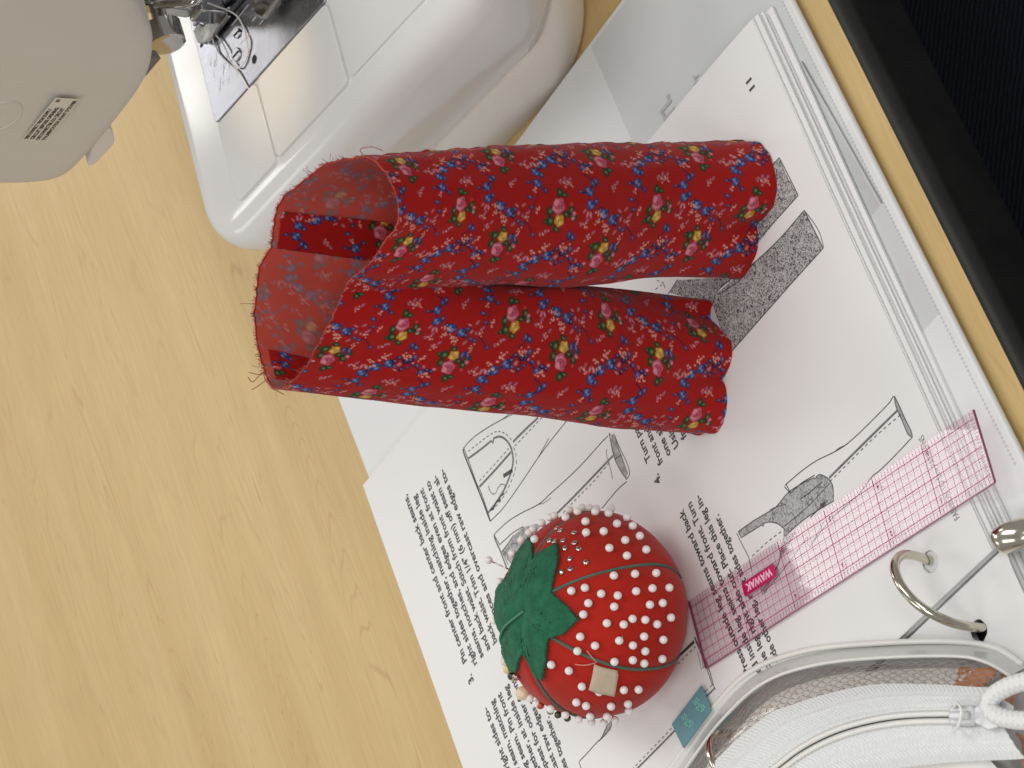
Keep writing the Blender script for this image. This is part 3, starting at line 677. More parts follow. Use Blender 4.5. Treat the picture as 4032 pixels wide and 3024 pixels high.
disc('plate_hole', 3.15, 8.05, 0.13, 8.05, 8.108, M_BLACK, sx=1.6)
disc('plate_hole', 2.45, 7.8, 0.1, 8.05, 8.108, M_BLACK, sx=1.6)
# feed dogs: dark slots with toothed bars
for yy in (7.75, 8.25):
    box('feed_slot', 3.6, 6.2, yy - 0.16, yy + 0.16, 8.06, 8.112, M_BLACK, machine)
    teeth = []
    for k in range(17):
        x = 3.75 + k * 0.14
        teeth.append(([(x, yy - 0.1, 8.11), (x + 0.13, yy - 0.1, 8.11), (x + 0.13, yy + 0.1, 8.11), (x, yy + 0.1, 8.11), (x + 0.1, yy - 0.1, 8.2), (x + 0.1, yy + 0.1, 8.2)], [(0, 1, 4), (3, 5, 2), (0, 4, 5, 3), (1, 2, 5, 4)]))
    t_ = mesh_obj('feed_teeth', *merge(teeth), M_STEEL, machine, smooth=False); t_['kind'] = 'stuff'
# presser foot with its two toes, shank, thumb screw, needle bar and needle
M_FOOT = material('polished chrome', lin(188, 186, 184), rough=0.1, metal=1.0, vary=0.1, vscale=90)
def poly_prism(name, poly, z0, z1, mat, bev=0.05):
    o = mesh_obj(name, *prism_data(poly, z0, z1), mat, machine); bevel(o, bev, 3, 40); return o
poly_prism('foot_toe', [(2.55, 8.35), (2.62, 7.75), (3.0, 7.45), (3.6, 7.4), (4.9, 7.45), (4.9, 7.85), (3.2, 8.1), (3.0, 8.4)], 8.22, 8.42, M_FOOT)
poly_prism('foot_toe', [(2.6, 8.5), (3.0, 8.5), (4.9, 8.35), (4.9, 8.85), (3.4, 9.0), (2.7, 8.9)], 8.22, 8.42, M_FOOT)
box('foot_shank', 4.1, 5.0, 7.55, 8.8, 8.42, 9.6, M_FOOT, machine, 0.12)
box('presser_bar', 4.0, 4.75, 7.75, 8.5, 9.5, 17.5, M_FOOT, machine, 0.18)
o = mesh_obj('thumb_screw', *tube_data([(4.4, 7.8, 11.1), (4.4, 7.1, 11.1), (4.4, 7.05, 11.1), (4.4, 6.2, 11.05), (4.4, 6.15, 11.05)], [0.3, 0.3, 0.72, 0.72, 0.6], 16), M_FOOT, machine); sharp(o, 30)
o = mesh_obj('thread_guide', *tube_data(spline([(4.9, 7.6, 11.5), (5.6, 7.2, 11.1), (6.2, 7.0, 10.6), (6.0, 7.5, 10.2), (5.3, 7.8, 10.2)], 24), 0.16, 10), M_FOOT, machine)
box('needle_clamp', 5.2, 6.3, 7.6, 8.6, 10.6, 11.9, M_FOOT, machine, 0.22)
mesh_obj('needle_bar', *tube_data([(5.75, 8.1, 11.5), (5.75, 8.1, 17.5)], 0.33, 16), M_FOOT, machine)
mesh_obj('needle', *tube_data([(5.75, 8.1, 10.7), (5.75, 8.1, 9.2), (5.75, 8.1, 8.35)], [0.06, 0.05, 0.012], 8), M_STEEL, machine)
# raised foot of the thread cutter / guide seen at the front of the plate
poly_prism('edge_guide', [(6.95, 6.55), (7.0, 6.0), (7.35, 5.65), (7.75, 5.65), (10.2, 6.0), (10.2, 7.2), (7.8, 7.0)], 8.45, 8.75, M_FOOT, 0.12)
box('guide_arm', 8.6, 9.6, 6.2, 7.0, 8.7, 16.5, M_FOOT, machine, 0.15)

# head: the profile of the machine's end, extruded along the arm
FB = 3.24
hp = spline([(12.0, 18.0), (10.79, 16.49), (9.5, 15.4), (8.85, 14.78), (8.0, 14.17), (6.5, 13.52), (4.9, 13.21), (2.5, 13.09), (0.87, 13.08), (-0.5, 13.19), (-1.2, 13.6), (-1.62, 14.5), (-1.85, 15.8), (-2.0, 18.0), (-2.1, 24.0), (-1.4, 27.0), (2.0, 28.5), (9.0, 28.5), (12.0, 27.0), (12.6, 22.0)], 120, True)[:-1]
def inset(P, d):
    T = np.roll(P, -1, 0) - np.roll(P, 1, 0); T /= np.linalg.norm(T, axis=1)[:, None]
    N = np.stack([T[:, 1], -T[:, 0]], 1)
    c = P.mean(0)
    sgn = np.sign(((c - P) * N).sum(1).mean())
    return P + N * d * sgn
loops = [[(p[0], y, p[1]) for p in inset(hp, d)] for (y, d) in ((FB + 0.0, 0.9), (FB + 0.04, 0.55), (FB + 0.14, 0.25), (FB + 0.32, 0.07), (FB + 0.6, 0.0), (FB + 5, 0.0), (16.0, 0.0))]
fix_normals(sharp(mesh_obj('head', *loft_data(loops), M_HEAD, machine), 60))
box('arm', -0.5, 10.5, 15.5, 36, 16.5, 27.0, M_SHELL, machine, 1.2)
box('column', -0.5, 11.0, 34, 42, 7.5, 27.0, M_SHELL, machine, 1.2)
# parting line circle, warning label, presser lever, thread cutter
cp = [(2.95 + 0.98 * math.cos(a), FB - 0.004, 17.95 + 0.72 * math.sin(a)) for a in np.linspace(0, 2 * math.pi, 40, endpoint=False)]
mesh_obj('screw_cover_ring', *tube_data(cp + cp[:1], 0.035, 6, False), M_HEAD, machine)
lab = mesh_obj('warning_label', [(0, 0, 0.004), (3.12, 0, 0.004), (3.12, 0.99, 0.004), (0, 0.99, 0.004)], [(0, 1, 2, 3)], material('label paper', lin(216, 210, 200), rough=0.5), machine, smooth=False)
LM = Matrix(((3.1 / 3.12, 0, 0, 1.62 * CM), (0, 0, -1, (FB - 0.001) * CM), (0.31 / 3.12, 1, 0, 15.45 * CM), (0, 0, 0, 1)))
lab.matrix_local = LM
lt = []
for body, x, y, w in (('DISCONNECT FROM SUPPLY', 0.08, 0.77, 2.25), ('CIRCUIT BEFORE OPENING.', 0.08, 0.54, 2.4), ('DECONNECTER DU CIRCUIT', 0.08, 0.31, 2.35), ("D'ALIMENTATION AVANT D'OUVRIR.", 0.08, 0.08, 2.95), ('03', 2.8, 0.74, 0.2)):
    v2, f2 = text_data(body, 0.2, w, 0.012)
    lt.append(([(x + a, y + b, 0.007) for a, b in v2], f2))
tl_ = mesh_obj('label_print', *merge(lt), material('label ink', (0.035, 0.033, 0.028, 1), rough=0.6), lab, smooth=False); tl_['kind'] = 'stuff'
M_LEVER = material('satin plastic lever', lin(214, 210, 206), rough=0.25, coat=0.3)
lvp = spline([(2.5, 13.35), (2.3, 12.95), (1.62, 12.52), (0.8, 12.5), (0.02, 12.58), (-0.05, 12.8), (0.5, 12.98), (1.4, 13.3)], 40, True)[:-1]
lv = mesh_obj('presser_lever', *loft_data([[(p[0], y, p[1]) for p in lvp] for y in (3.45, 4.3)]), M_LEVER, machine)
fix_normals(lv); bevel(lv, 0.08, 3, 50)
tcut = mesh_obj('thread_cutter', *prism_data([(5.3, 4.0), (6.5, 4.0), (6.3, 4.5), (5.3, 4.5)], 12.95, 13.45), material('dark grey plastic', lin(120, 115, 112), rough=0.5), machine); bevel(tcut, 0.05)

# loose white thread across the needle plate
tp = [(5.24, 7.72, 9.4), (5.2, 7.4, 8.3), (5.37, 6.72, 8.16), (5.41, 6.06, 8.2), (5.21, 5.62, 8.15), (4.78, 5.42, 8.18), (4.39, 5.48, 8.2), (4.13, 6.03, 8.22), (3.99, 6.65, 8.2), (3.79, 7.17, 8.2), (3.57, 7.61, 8.3), (3.38, 7.39, 8.22), (3.39, 7.04, 8.16), (3.49, 6.69, 8.14), (3.88, 6.05, 8.15), (4.29, 5.45, 8.16), (4.5, 4.98, 8.14), (4.64, 4.5, 8.13), (4.72, 4.1, 8.11), (4.4, 3.5, 8.11), (4.7, 2.9, 8.11)]
thr = mesh_obj('sewing_thread', *tube_data(spline(tp, 160), 0.032, 6), material('white thread', lin(240, 240, 245), rough=0.6))
thr.location = (MO[0] * CM, MO[1] * CM, 0); thr.rotation_euler = (0, 0, MA)
tag(thr, 'loose white thread looping over the steel needle plate', 'thread')
# the machine's own lamp, lit, under the head
ld = bpy.data.lights.new('machine_lamp', 'SPOT'); ld.energy = 0.045; ld.color = (1.0, 0.8, 0.55); ld.spot_size = math.radians(75); ld.spot_blend = 0.7; ld.shadow_soft_size = 0.008
lo = bpy.data.objects.new('machine_lamp', ld); col.objects.link(lo); lo.parent = machine
lo.location = (6.6 * CM, 5.2 * CM, 13.0 * CM); lo.rotation_euler = (math.radians(-12), math.radians(4), 0)

# ---------------------------------------------------------------- red flowered doll pants, standing on their hems
NC, NR = 400, 430                      # columns round a leg, rows up the cloth
TOP_U = [(3.95, 2.9, 17.55), (4.8, 2.85, 17.5), (5.6, 2.35, 17.5), (6.35, 1.2, 17.35), (6.85, -0.5, 17.1), (6.75, -1.6, 16.85), (5.9, -2.35, 16.5), (4.8, -2.4, 16.3), (3.9, -1.6, 16.4), (3.1, -.6, 16.6), (2.6, -.1, 16.6)]
TOP_L = [(3.95, 2.9, 17.55), (3.2, 3.2, 17.8), (1.77, 3.3, 17.75), (.7, 3.2, 17.6), (-.25, 2.9, 17.4), (-.45, 2.2, 17.35), (-.05, 1.2, 17.2), (.97, .4, 17.1), (1.8, -.05, 16.9), (2.6, -.1, 16.6)]
LEV_U = [(1.22, [(4.1, .2), (4.7, 1.2), (6.0, 1.7), (7.5, 1.4), (8.5, .2), (8.6, -1.3), (8.3, -1.9), (7.67, -2.35), (7.03, -2.5), (6.45, -2.42), (6.07, -2.05), (5.75, -1.7), (5.3, -1.78), (4.84, -1.68), (4.2, -1.25), (4.0, -.6), (4.1, .2)]),
         (5.0, [(3.75, .2), (4.4, 1.3), (5.8, 1.8), (7.2, 1.5), (8.15, .4), (8.2, -1.1), (7.5, -2.1), (6.5, -2.35), (5.6, -2.1), (4.6, -1.75), (3.8, -.9), (3.75, .2)]),
         (8.6, [(3.35, .3), (3.9, 1.6), (5.2, 2.1), (6.6, 1.7), (7.75, .5), (7.85, -1.0), (7.2, -2.1), (6.0, -2.6), (4.7, -2.4), (3.8, -1.75), (3.35, -.7), (3.35, .3)]),
         (12.8, [(3.7, 2.55), (4.7, 2.6), (5.8, 2.3), (6.9, 1.2), (7.5, -.5), (7.25, -1.7), (6.2, -2.5), (5.0, -2.5), (3.9, -1.9), (3.3, -1.1), (3.0, -.5)])]
LEV_L = [(1.22, [(3.25, .9), (2.8, 1.8), (1.5, 2.4), (.1, 2.2), (-1.2, 1.4), (-1.4, .3), (-1.2, -.3), (-.62, -.57), (.16, -.55), (.54, -.28), (.68, -.38), (1.46, -.65), (1.92, -.5), (2.3, .05), (2.61, .58), (3.15, .55), (3.25, .9)]),
         (5.0, [(3.4, .9), (2.9, 2.0), (1.5, 2.6), (.2, 2.4), (-1.05, 1.5), (-1.25, .5), (-.6, -.4), (.4, -.7), (1.4, -.65), (2.3, -.3), (2.95, .1), (3.4, .9)]),
         (8.6, [(3.35, .3), (2.9, 1.9), (1.7, 2.6), (.3, 2.5), (-.8, 1.6), (-1.0, .5), (-.2, -.5), (.9, -.85), (2.0, -.9), (2.8, -.75), (3.25, -.4), (3.35, .3)]),
         (12.8, [(3.7, 2.55), (2.8, 3.0), (1.5, 3.2), (.2, 2.9), (-.75, 2.0), (-.7, 1.0), (.1, -.1), (1.3, -.6), (2.3, -.72), (3.0, -.5)])]
def leg_grid(levels, top):
    C = [spline([(p[0], p[1], z) for p in pts], NC) for z, pts in levels] + [spline(top, NC)]
    C = np.array(C)                                      # levels x NC x 3
    t = np.array([0, 3.8, 7.4, 11.6, 16.0]) / 16.0
    q = np.linspace(0, 1, NR)
    # cubic Hermite along the height
    G = np.zeros((NR, NC, 3))
    m = np.zeros_like(C)
    for i in range(len(C)):
        if i == 0: m[i] = (C[1] - C[0]) / (t[1] - t[0])
        elif i == len(C) - 1: m[i] = (C[i] - C[i - 1]) / (t[i] - t[i - 1])
        else: m[i] = (C[i + 1] - C[i - 1]) / (t[i + 1] - t[i - 1])
    for r_, tt in enumerate(q):
        k = min(len(C) - 2, int(np.searchsorted(t, tt, side='right') - 1))
        h = t[k + 1] - t[k]; s = (tt - t[k]) / h
        G[r_] = (2 * s**3 - 3 * s**2 + 1) * C[k] + (s**3 - 2 * s**2 + s) * h * m[k] + (-2 * s**3 + 3 * s**2) * C[k + 1] + (s**3 - s**2) * h * m[k + 1]
    return G

# the printed pattern: one repeat, drawn flower by flower on a small raster, then looked up per mesh point
TU, TV, PPC = 3.25, 4.08, 90            # repeat across / along the leg in cm, raster points per cm
nu_, nv_ = int(TU * PPC), int(TV * PPC)
tile = np.zeros((nv_, nu_, 3)); 
RED = np.array(lin(177, 20, 16)[:3])
tile[:] = RED
gv, gu = np.meshgrid(np.arange(nv_) / PPC, np.arange(nu_) / PPC, indexing='ij')
KX, KY = 0.0070, 0.0060
def paint(x, y, rx, ry, rot, c, soft=0.018, jag=0.0, ph=0.0):
    """An oval dab; x, y, rx, ry in the pattern's own units, x down the leg, y across."""
    cv, cu = x * KX, y * KY
    dv = (gv - cv + TV / 2) % TV - TV / 2; du = (gu - cu + TU / 2) % TU - TU / 2
    a = dv * math.cos(rot) + du * math.sin(rot); b = -dv * math.sin(rot) + du * math.cos(rot)
    A, Bb = rx * KX, ry * KY
    ang = np.arctan2(b / Bb, a / A)
    d = np.sqrt((a / A) ** 2 + (b / Bb) ** 2) - (1 + jag * np.sin(5 * ang + ph))
    m = np.clip(0.5 - d * min(A, Bb) / soft, 0, 1)[..., None]
    tile[:] = tile * (1 - m) + np.array(lin(*c)[:3]) * m
PK, PKD, PKL = (208, 96, 118), (168, 52, 84), (236, 152, 166)
YL, YLD, YLL = (214, 160, 52), (150, 92, 24), (240, 204, 112)
GR, GRD, GRL = (36, 76, 40), (20, 38, 22), (120, 136, 84)
BL, BLD, BLL = (60, 84, 152), (34, 24, 66), (126, 146, 200)
NV, PD, MAR = (46, 26, 70), (238, 176, 164), (84, 8, 18)
def leaf(x, y, l, w, rot, hl=True):
    paint(x, y, l + 4, w + 4, rot, GRD); paint(x, y, l, w, rot, GR)
    if hl: paint(x + 0.2 * l * math.cos(rot), y + 0.2 * l * math.sin(rot), l * 0.5, w * 0.4, rot, GRL)
def rose(x, y, s, r=0.0, f=1):
    paint(x, y, 34 * s, 44 * s, r, MAR, jag=.07); paint(x, y, 31 * s, 41 * s, r, PK, jag=.08, ph=1)
    paint(x - 9 * s, y - 14 * s * f, 15 * s, 18 * s, r, PKL, jag=.1); paint(x + 9 * s, y - 8 * s * f, 12 * s, 20 * s, r + .3, PKD); paint(x + 6 * s, y - 8 * s * f, 9 * s, 15 * s, r + .3, PK)
    paint(x - 6 * s, y + 14 * s * f, 20 * s, 13 * s, r, PKL, jag=.1); paint(x - 3 * s, y + 8 * s * f, 15 * s, 9 * s, r, PKD); paint(x - 2 * s, y + 4 * s * f, 12 * s, 8 * s, r, PK); paint(x + 1 * s, y - 2 * f, 5 * s, 8 * s, r, PKD)
def yellow(x, y, s, f=1):
    paint(x, y, 28 * s, 34 * s, 0, (110, 40, 14), jag=.1); paint(x, y, 25 * s, 31 * s, 0, YL, jag=.13)
    paint(x - 8 * s, y - 10 * s * f, 10 * s, 13 * s, .4, YLL); paint(x + 8 * s, y + 12 * s * f, 11 * s, 12 * s, 0, YLL); paint(x + 3 * s, y - 1 * f, 8 * s, 10 * s, 0, YLD); paint(x + 4 * s, y, 5 * s, 6 * s, 0, YLL)
def blue(x, y, s, r=0.0):
    paint(x, y, 26 * s, 30 * s, r, BLD, jag=.08); paint(x, y, 22 * s, 26 * s, r, BL, jag=.1, ph=2)
    paint(x - 6 * s, y - 8 * s, 10 * s, 11 * s, r, BLL); paint(x + 7 * s, y + 8 * s, 7 * s, 11 * s, r, BLL); paint(x + 6 * s, y - 6 * s, 5 * s, 8 * s, r, BLD)
def bud(x, y, l, w, rot, c=(58, 66, 120)):
    paint(x, y, l + 3, w + 3, rot, BLD); paint(x, y, l, w, rot, c); paint(x + 1, y - 2, l * .5, w * .4, rot, BLL)
def dots(x, y, dx, dy, n, w=9):
    for k in range(n):
        paint(x + dx * k + w * math.sin(2.3 * k + x), y + dy * k + w * math.cos(1.7 * k + y), 4.0, 4.8, 0, PD, 0.012)
def stem(pts, w=2.8):
    for (x, y) in spline(pts, 34): paint(x, y, w, w * 1.2, 0, NV)
def sprig(x0, y0, f=1):
    P = lambda x, y: (x0 + x, y0 + f * y)
    stem([P(0, 0), P(-5, 50), P(-22, 120), P(-52, 180), P(-92, 250), P(-104, 285)])
    stem([P(-52, 180), P(-20, 215), P(0, 250)], 3)
    for (x, y, l, w, r) in ((-42, 46, 14, 10, .4), (-26, 100, 10, 9, 0), (-95, 185, 9, 12, .5), (-70, 200, 10, 8, -.4), (2, 250, 12, 8, 1.0)): bud(*P(x, y), l, w, r * f)
    bud(*P(-118, 285), 24, 10, 1.9 * f); bud(*P(-90, 288), 24, 10, 1.2 * f)
    dots(*P(-18, 8), 3, -4.0 * f, 6, 8); dots(*P(12, 95), -1, 6 * f, 6, 7); dots(*P(-75, 225), -2, 6 * f, 7, 7)
    paint(*P(-72, 92), 6, 15, .9 * f, (190, 120, 130)); paint(*P(-120, 205), 6, 16, .8 * f, (190, 120, 130))
def bouquet(x, y, f=1):
    leaf(x + 2, y - 78 * f, 13, 22, .3 * f); leaf(x + 26, y - 66 * f, 16, 11, .2); leaf(x - 44, y + 26 * f, 14, 24, .2); leaf(x - 36, y + 78 * f, 17, 27, -.5 * f)
    leaf(x - 62, y + 84 * f, 8, 10, 0); leaf(x + 6, y + 116 * f, 17, 13, .6); leaf(x + 70, y + 8 * f, 12, 24, .2 * f); leaf(x + 86, y + 42 * f, 20, 16, .6 * f); leaf(x + 44, y + 34 * f, 12, 14, 0)
    paint(x + 88, y + 26 * f, 11, 12, 0, PK); paint(x + 90, y + 22 * f, 6, 6, 0, PKL); paint(x + 70, y - 22 * f, 8, 10, 0, (200, 70, 70)); paint(x + 86, y + 52 * f, 8, 7, 0, PKL)
    yellow(x + 14, y + 70 * f, 1.0, f); rose(x, y - 4 * f, 1.06, 0.15 * f, f)
def spray(x, y, f=1):
    blue(x - 25, y - 20 * f, 1.0, .5); blue(x + 30, y + 10 * f, .95, -.4)
    bud(x + 62, y - 8 * f, 12, 9, .4); bud(x + 55, y + 30 * f, 9, 16, .2, NV); bud(x - 52, y - 40 * f, 8, 16, .3, NV)
    dots(x - 70, y - 30 * f, 5, 2.5 * f, 9, 6); dots(x - 20, y + 22 * f, 3, 7 * f, 8, 7); dots(x + 5, y + 40 * f, 2, 6 * f, 7, 9); dots(x - 45, y + 10 * f, -4, 3 * f, 6, 6)
    paint(x + 70, y - 30 * f, 12, 5, .5, (205, 140, 150)); paint(x + 84, y + 12 * f, 5, 12, .3, (205, 140, 150))
HV, HU = TV / 2 / KX, TU / 2 / KY
def pair(x, y, f=1):
    blue(x, y - 34 * f, .92); blue(x + 4, y + 34 * f, .9, .3); bud(x + 36, y - 72 * f, 10, 13, 0); bud(x - 50, y - 30 * f, 9, 9, 0); bud(x + 34, y + 18 * f, 8, 18, .2)
    stem([(x - 45, y - 25 * f), (x - 20, y - 30 * f)], 2.5); stem([(x + 10, y - 50 * f), (x + 34, y - 70 * f)], 2.5)
    paint(x - 8, y + 82 * f, 5, 16, .3, (214, 150, 168)); paint(x + 10, y + 84 * f, 5, 16, -.3, (214, 150, 168)); paint(x - 26, y + 66 * f, 5, 13, .8, (200, 120, 130))
def buds(x, y, f=1):
    stem([(x - 30, y + 30 * f), (x, y + 5 * f), (x + 20, y - 30 * f)], 3)
    bud(x + 4, y - 22 * f, 8, 22, .2 * f); bud(x + 26, y - 8 * f, 10, 20, -.4 * f); dots(x - 22, y + 40 * f, 3, 5 * f, 8, 9); dots(x + 16, y + 40 * f, -2, 6 * f, 7, 9)
    bud(x - 5, y + 92 * f, 14, 10, .3, NV); bud(x + 18, y + 80 * f, 9, 11, .3, NV); paint(x + 30, y + 98 * f, 9, 8, 0, PKL)
def twig(x, y, f=1):
    stem([(x - 62, y - 34 * f), (x - 30, y - 12 * f), (x + 8, y + 4 * f), (x + 44, y + 40 * f)], 3.5); stem([(x - 10, y - 2 * f), (x + 2, y - 40 * f)], 3); stem([(x - 34, y - 14 * f), (x - 40, y + 26 * f)], 3)
    for (dx, dy, l, w, r) in ((-70, -40, 12, 9, .3), (4, -52, 8, 16, .1), (-44, 38, 8, 16, .3), (54, 50, 12, 18, .4), (26, 4, 7, 14, -.6), (-16, 22, 6, 12, .4)): bud(x + dx, y + dy * f, l, w, r * f, NV if dx < 0 else BL)
    dots(x + 30, y - 34 * f, 4, -4 * f, 7, 7); paint(x - 64, y + 4 * f, 5, 13, .6, (205, 130, 140)); paint(x + 60, y + 10 * f, 5, 12, -.4, (205, 130, 140))
bouquet(0, 0, 1); bouquet(HV, HU, -1)
pair(170, -56, 1); spray(282, 44, 1); sprig(-118, -84, 1); buds(80, 158, 1)
spray(-30, HU + 12, -1); twig(112, HU - 4, 1); pair(-112, HU + 118, -1); buds(196, HU + 118, -1)
for (x, y, dx, dy) in ((150, 70, 4, 5), (200, 130, -3, 5), (-60, 150, 4, -4), (420, 300, 4, 4), (30, 400, 3, 5), (330, 425, -4, 4), (-175, 60, 3, 5), (60, -140, 3, 4)):
    dots(x, y, dx, dy, 6, 8)
    paint(x + 16, y - 14, 5, 14, .7, (170, 120, 150)); paint(x - 16, y + 8, 5, 12, -.5, (170, 120, 150))

def lookup(vv, uu):
    """Bilinear look-up of the repeat: vv down the leg, uu across (cm)."""
    a = (vv % TV) * PPC; b = (uu % TU) * PPC
    i0 = np.floor(a).astype(int); j0 = np.floor(b).astype(int); fa = (a - i0)[..., None]; fb = (b - j0)[..., None]
    i0 %= nv_; j0 %= nu_; i1 = (i0 + 1) % nv_; j1 = (j0 + 1) % nu_
    return (tile[i0, j0] * (1 - fa) + tile[i1, j0] * fa) * (1 - fb) + (tile[i0, j1] * (1 - fa) + tile[i1, j1] * fa) * fb

def cloth_mat(name, rough, bumps, thru=0.2):
    m = bpy.data.materials.new(name); m.use_nodes = True
    nt = m.node_tree; b = nt.nodes['Principled BSDF']
    at = nt.nodes.new('ShaderNodeAttribute'); at.attribute_name = 'print'
    uv = nt.nodes.new('ShaderNodeUVMap'); uv.uv_map = 'cloth'
    # plain weave: two crossed sets of fine threads
    def wave(axis):
        sx = nt.nodes.new('ShaderNodeSeparateXYZ'); nt.links.new(uv.outputs['UV'], sx.inputs['Vector'])
        mu = nt.nodes.new('ShaderNodeMath'); mu.operation = 'MULTIPLY'; mu.inputs[1].default_value = 2 * math.pi * 24
        nt.links.new(sx.outputs[axis], mu.inputs[0])
        si = nt.nodes.new('ShaderNodeMath'); si.operation = 'SINE'; nt.links.new(mu.outputs['Value'], si.inputs[0]); return si
    a_, b__ = wave(0), wave(1)
    ad = nt.nodes.new('ShaderNodeMath'); ad.operation = 'ADD'; nt.links.new(a_.outputs['Value'], ad.inputs[0]); nt.links.new(b__.outputs['Value'], ad.inputs[1])
    n = nt.nodes.new('ShaderNodeTexNoise'); n.inputs['Scale'].default_value = 26; n.inputs['Detail'].default_value = 6; n.inputs['Roughness'].default_value = 0.7
    nt.links.new(uv.outputs['UV'], n.inputs['Vector'])
    ad2 = nt.nodes.new('ShaderNodeMath'); ad2.operation = 'MULTIPLY_ADD'; ad2.inputs[1].default_value = 2.0
    nt.links.new(n.outputs['Fac'], ad2.inputs[0]); ad2.inputs[2].default_value = 0.0
    bp = nt.nodes.new('ShaderNodeBump'); bp.inputs['Strength'].default_value = bumps; bp.inputs['Distance'].default_value = 0.0003
    nt.links.new(ad2.outputs['Value'], bp.inputs['Height']); nt.links.new(bp.outputs['Normal'], b.inputs['Normal'])
    mr = nt.nodes.new('ShaderNodeMapRange'); mr.inputs['From Min'].default_value = 0.25; mr.inputs['From Max'].default_value = 0.75; mr.inputs['To Min'].default_value = 0.80; mr.inputs['To Max'].default_value = 1.18
    nt.links.new(n.outputs['Fac'], mr.inputs['Value'])
    sc = nt.nodes.new('ShaderNodeVectorMath'); sc.operation = 'SCALE'
    nt.links.new(at.outputs['Color'], sc.inputs[0]); nt.links.new(mr.outputs['Result'], sc.inputs['Scale'])
    nt.links.new(sc.outputs['Vector'], b.inputs['Base Color'])
    b.inputs['Roughness'].default_value = rough; b.inputs['Specular IOR Level'].default_value = 0.2; b.inputs['Sheen Weight'].default_value = 0.12; b.inputs['Sheen Roughness'].default_value = 0.5
    # thin cotton lets some light through
    tl = nt.nodes.new('ShaderNodeBsdfTranslucent'); nt.links.new(sc.outputs['Vector'], tl.inputs['Color'])
    mxs = nt.nodes.new('ShaderNodeMixShader'); mxs.inputs['Fac'].default_value = thru
    nt.links.new(b.outputs[0], mxs.inputs[1]); nt.links.new(tl.outputs[0], mxs.inputs[2])
    nt.links.new(mxs.outputs[0], nt.nodes['Material Output'].inputs['Surface'])
    return m
M_CLOTH = cloth_mat('red flowered cotton', 0.8, 0.35)
M_WRONG = cloth_mat('wrong side of the red cotton', 0.85, 0.6, 0.3)

def grid_obj(name, G, colr, uvu, uvv, mat, parent, flip=False):
    R_, C_ = G.shape[:2]
    me = bpy.data.meshes.new(name)
    nvt = R_ * C_; idx = np.arange(nvt).reshape(R_, C_)
    q = np.stack([idx[:-1, :-1], idx[:-1, 1:], idx[1:, 1:], idx[1:, :-1]], -1).reshape(-1, 4)
    if flip: q = q[:, ::-1]
    me.vertices.add(nvt); me.vertices.foreach_set('co', (G.reshape(-1, 3) * CM).astype(np.float32).ravel())
    me.loops.add(q.size); me.loops.foreach_set('vertex_index', q.astype(np.int32).ravel())
    me.polygons.add(len(q)); me.polygons.foreach_set('loop_start', np.arange(0, q.size, 4, dtype=np.int32))
    me.polygons.foreach_set('use_smooth', np.ones(len(q), bool))
    me.update(calc_edges=True)
    ca = me.color_attributes.new('print', 'FLOAT_COLOR', 'POINT')
    ca.data.foreach_set('color', np.concatenate([colr.reshape(-1, 3), np.ones((nvt, 1))], 1).astype(np.float32).ravel())
    ul = me.uv_layers.new(name='cloth')
    uvs = np.stack([uvu.ravel(), uvv.ravel()], 1)[q.ravel()]
    ul.data.foreach_set('uv', uvs.astype(np.float32).ravel())
    me.materials.append(mat)
    o = bpy.data.objects.new(name, me); col.objects.link(o)
    if parent: o.parent = parent
    return o

pants = empty('doll_pants', (0, 0, 0))
tag(pants, 'small red flowered cotton doll pants standing open-waisted on the instruction sheet', 'pants')
def normals(G):
    du = np.gradient(G, axis=1); dv = np.gradient(G, axis=0)
    n = np.cross(du, dv); n /= np.linalg.norm(n, axis=2)[..., None] + 1e-9
    return n
def smooth_noise(R_, C_, a, b, seed):
    rs = np.random.RandomState(seed)
    g = rs.randn(a + 2, b + 2)
    y = np.linspace(0, a - 1e-6, R_); x = np.linspace(0, b - 1e-6, C_)
    i = y.astype(int); j = x.astype(int); fy = (y - i)[:, None]; fx = (x - j)[None, :]
    fy = fy * fy * (3 - 2 * fy); fx = fx * fx * (3 - 2 * fx)
    return (g[i][:, j] * (1 - fy) + g[i + 1][:, j] * fy) * (1 - fx) + (g[i][:, j + 1] * (1 - fy) + g[i + 1][:, j + 1] * fy) * fx
legs = []
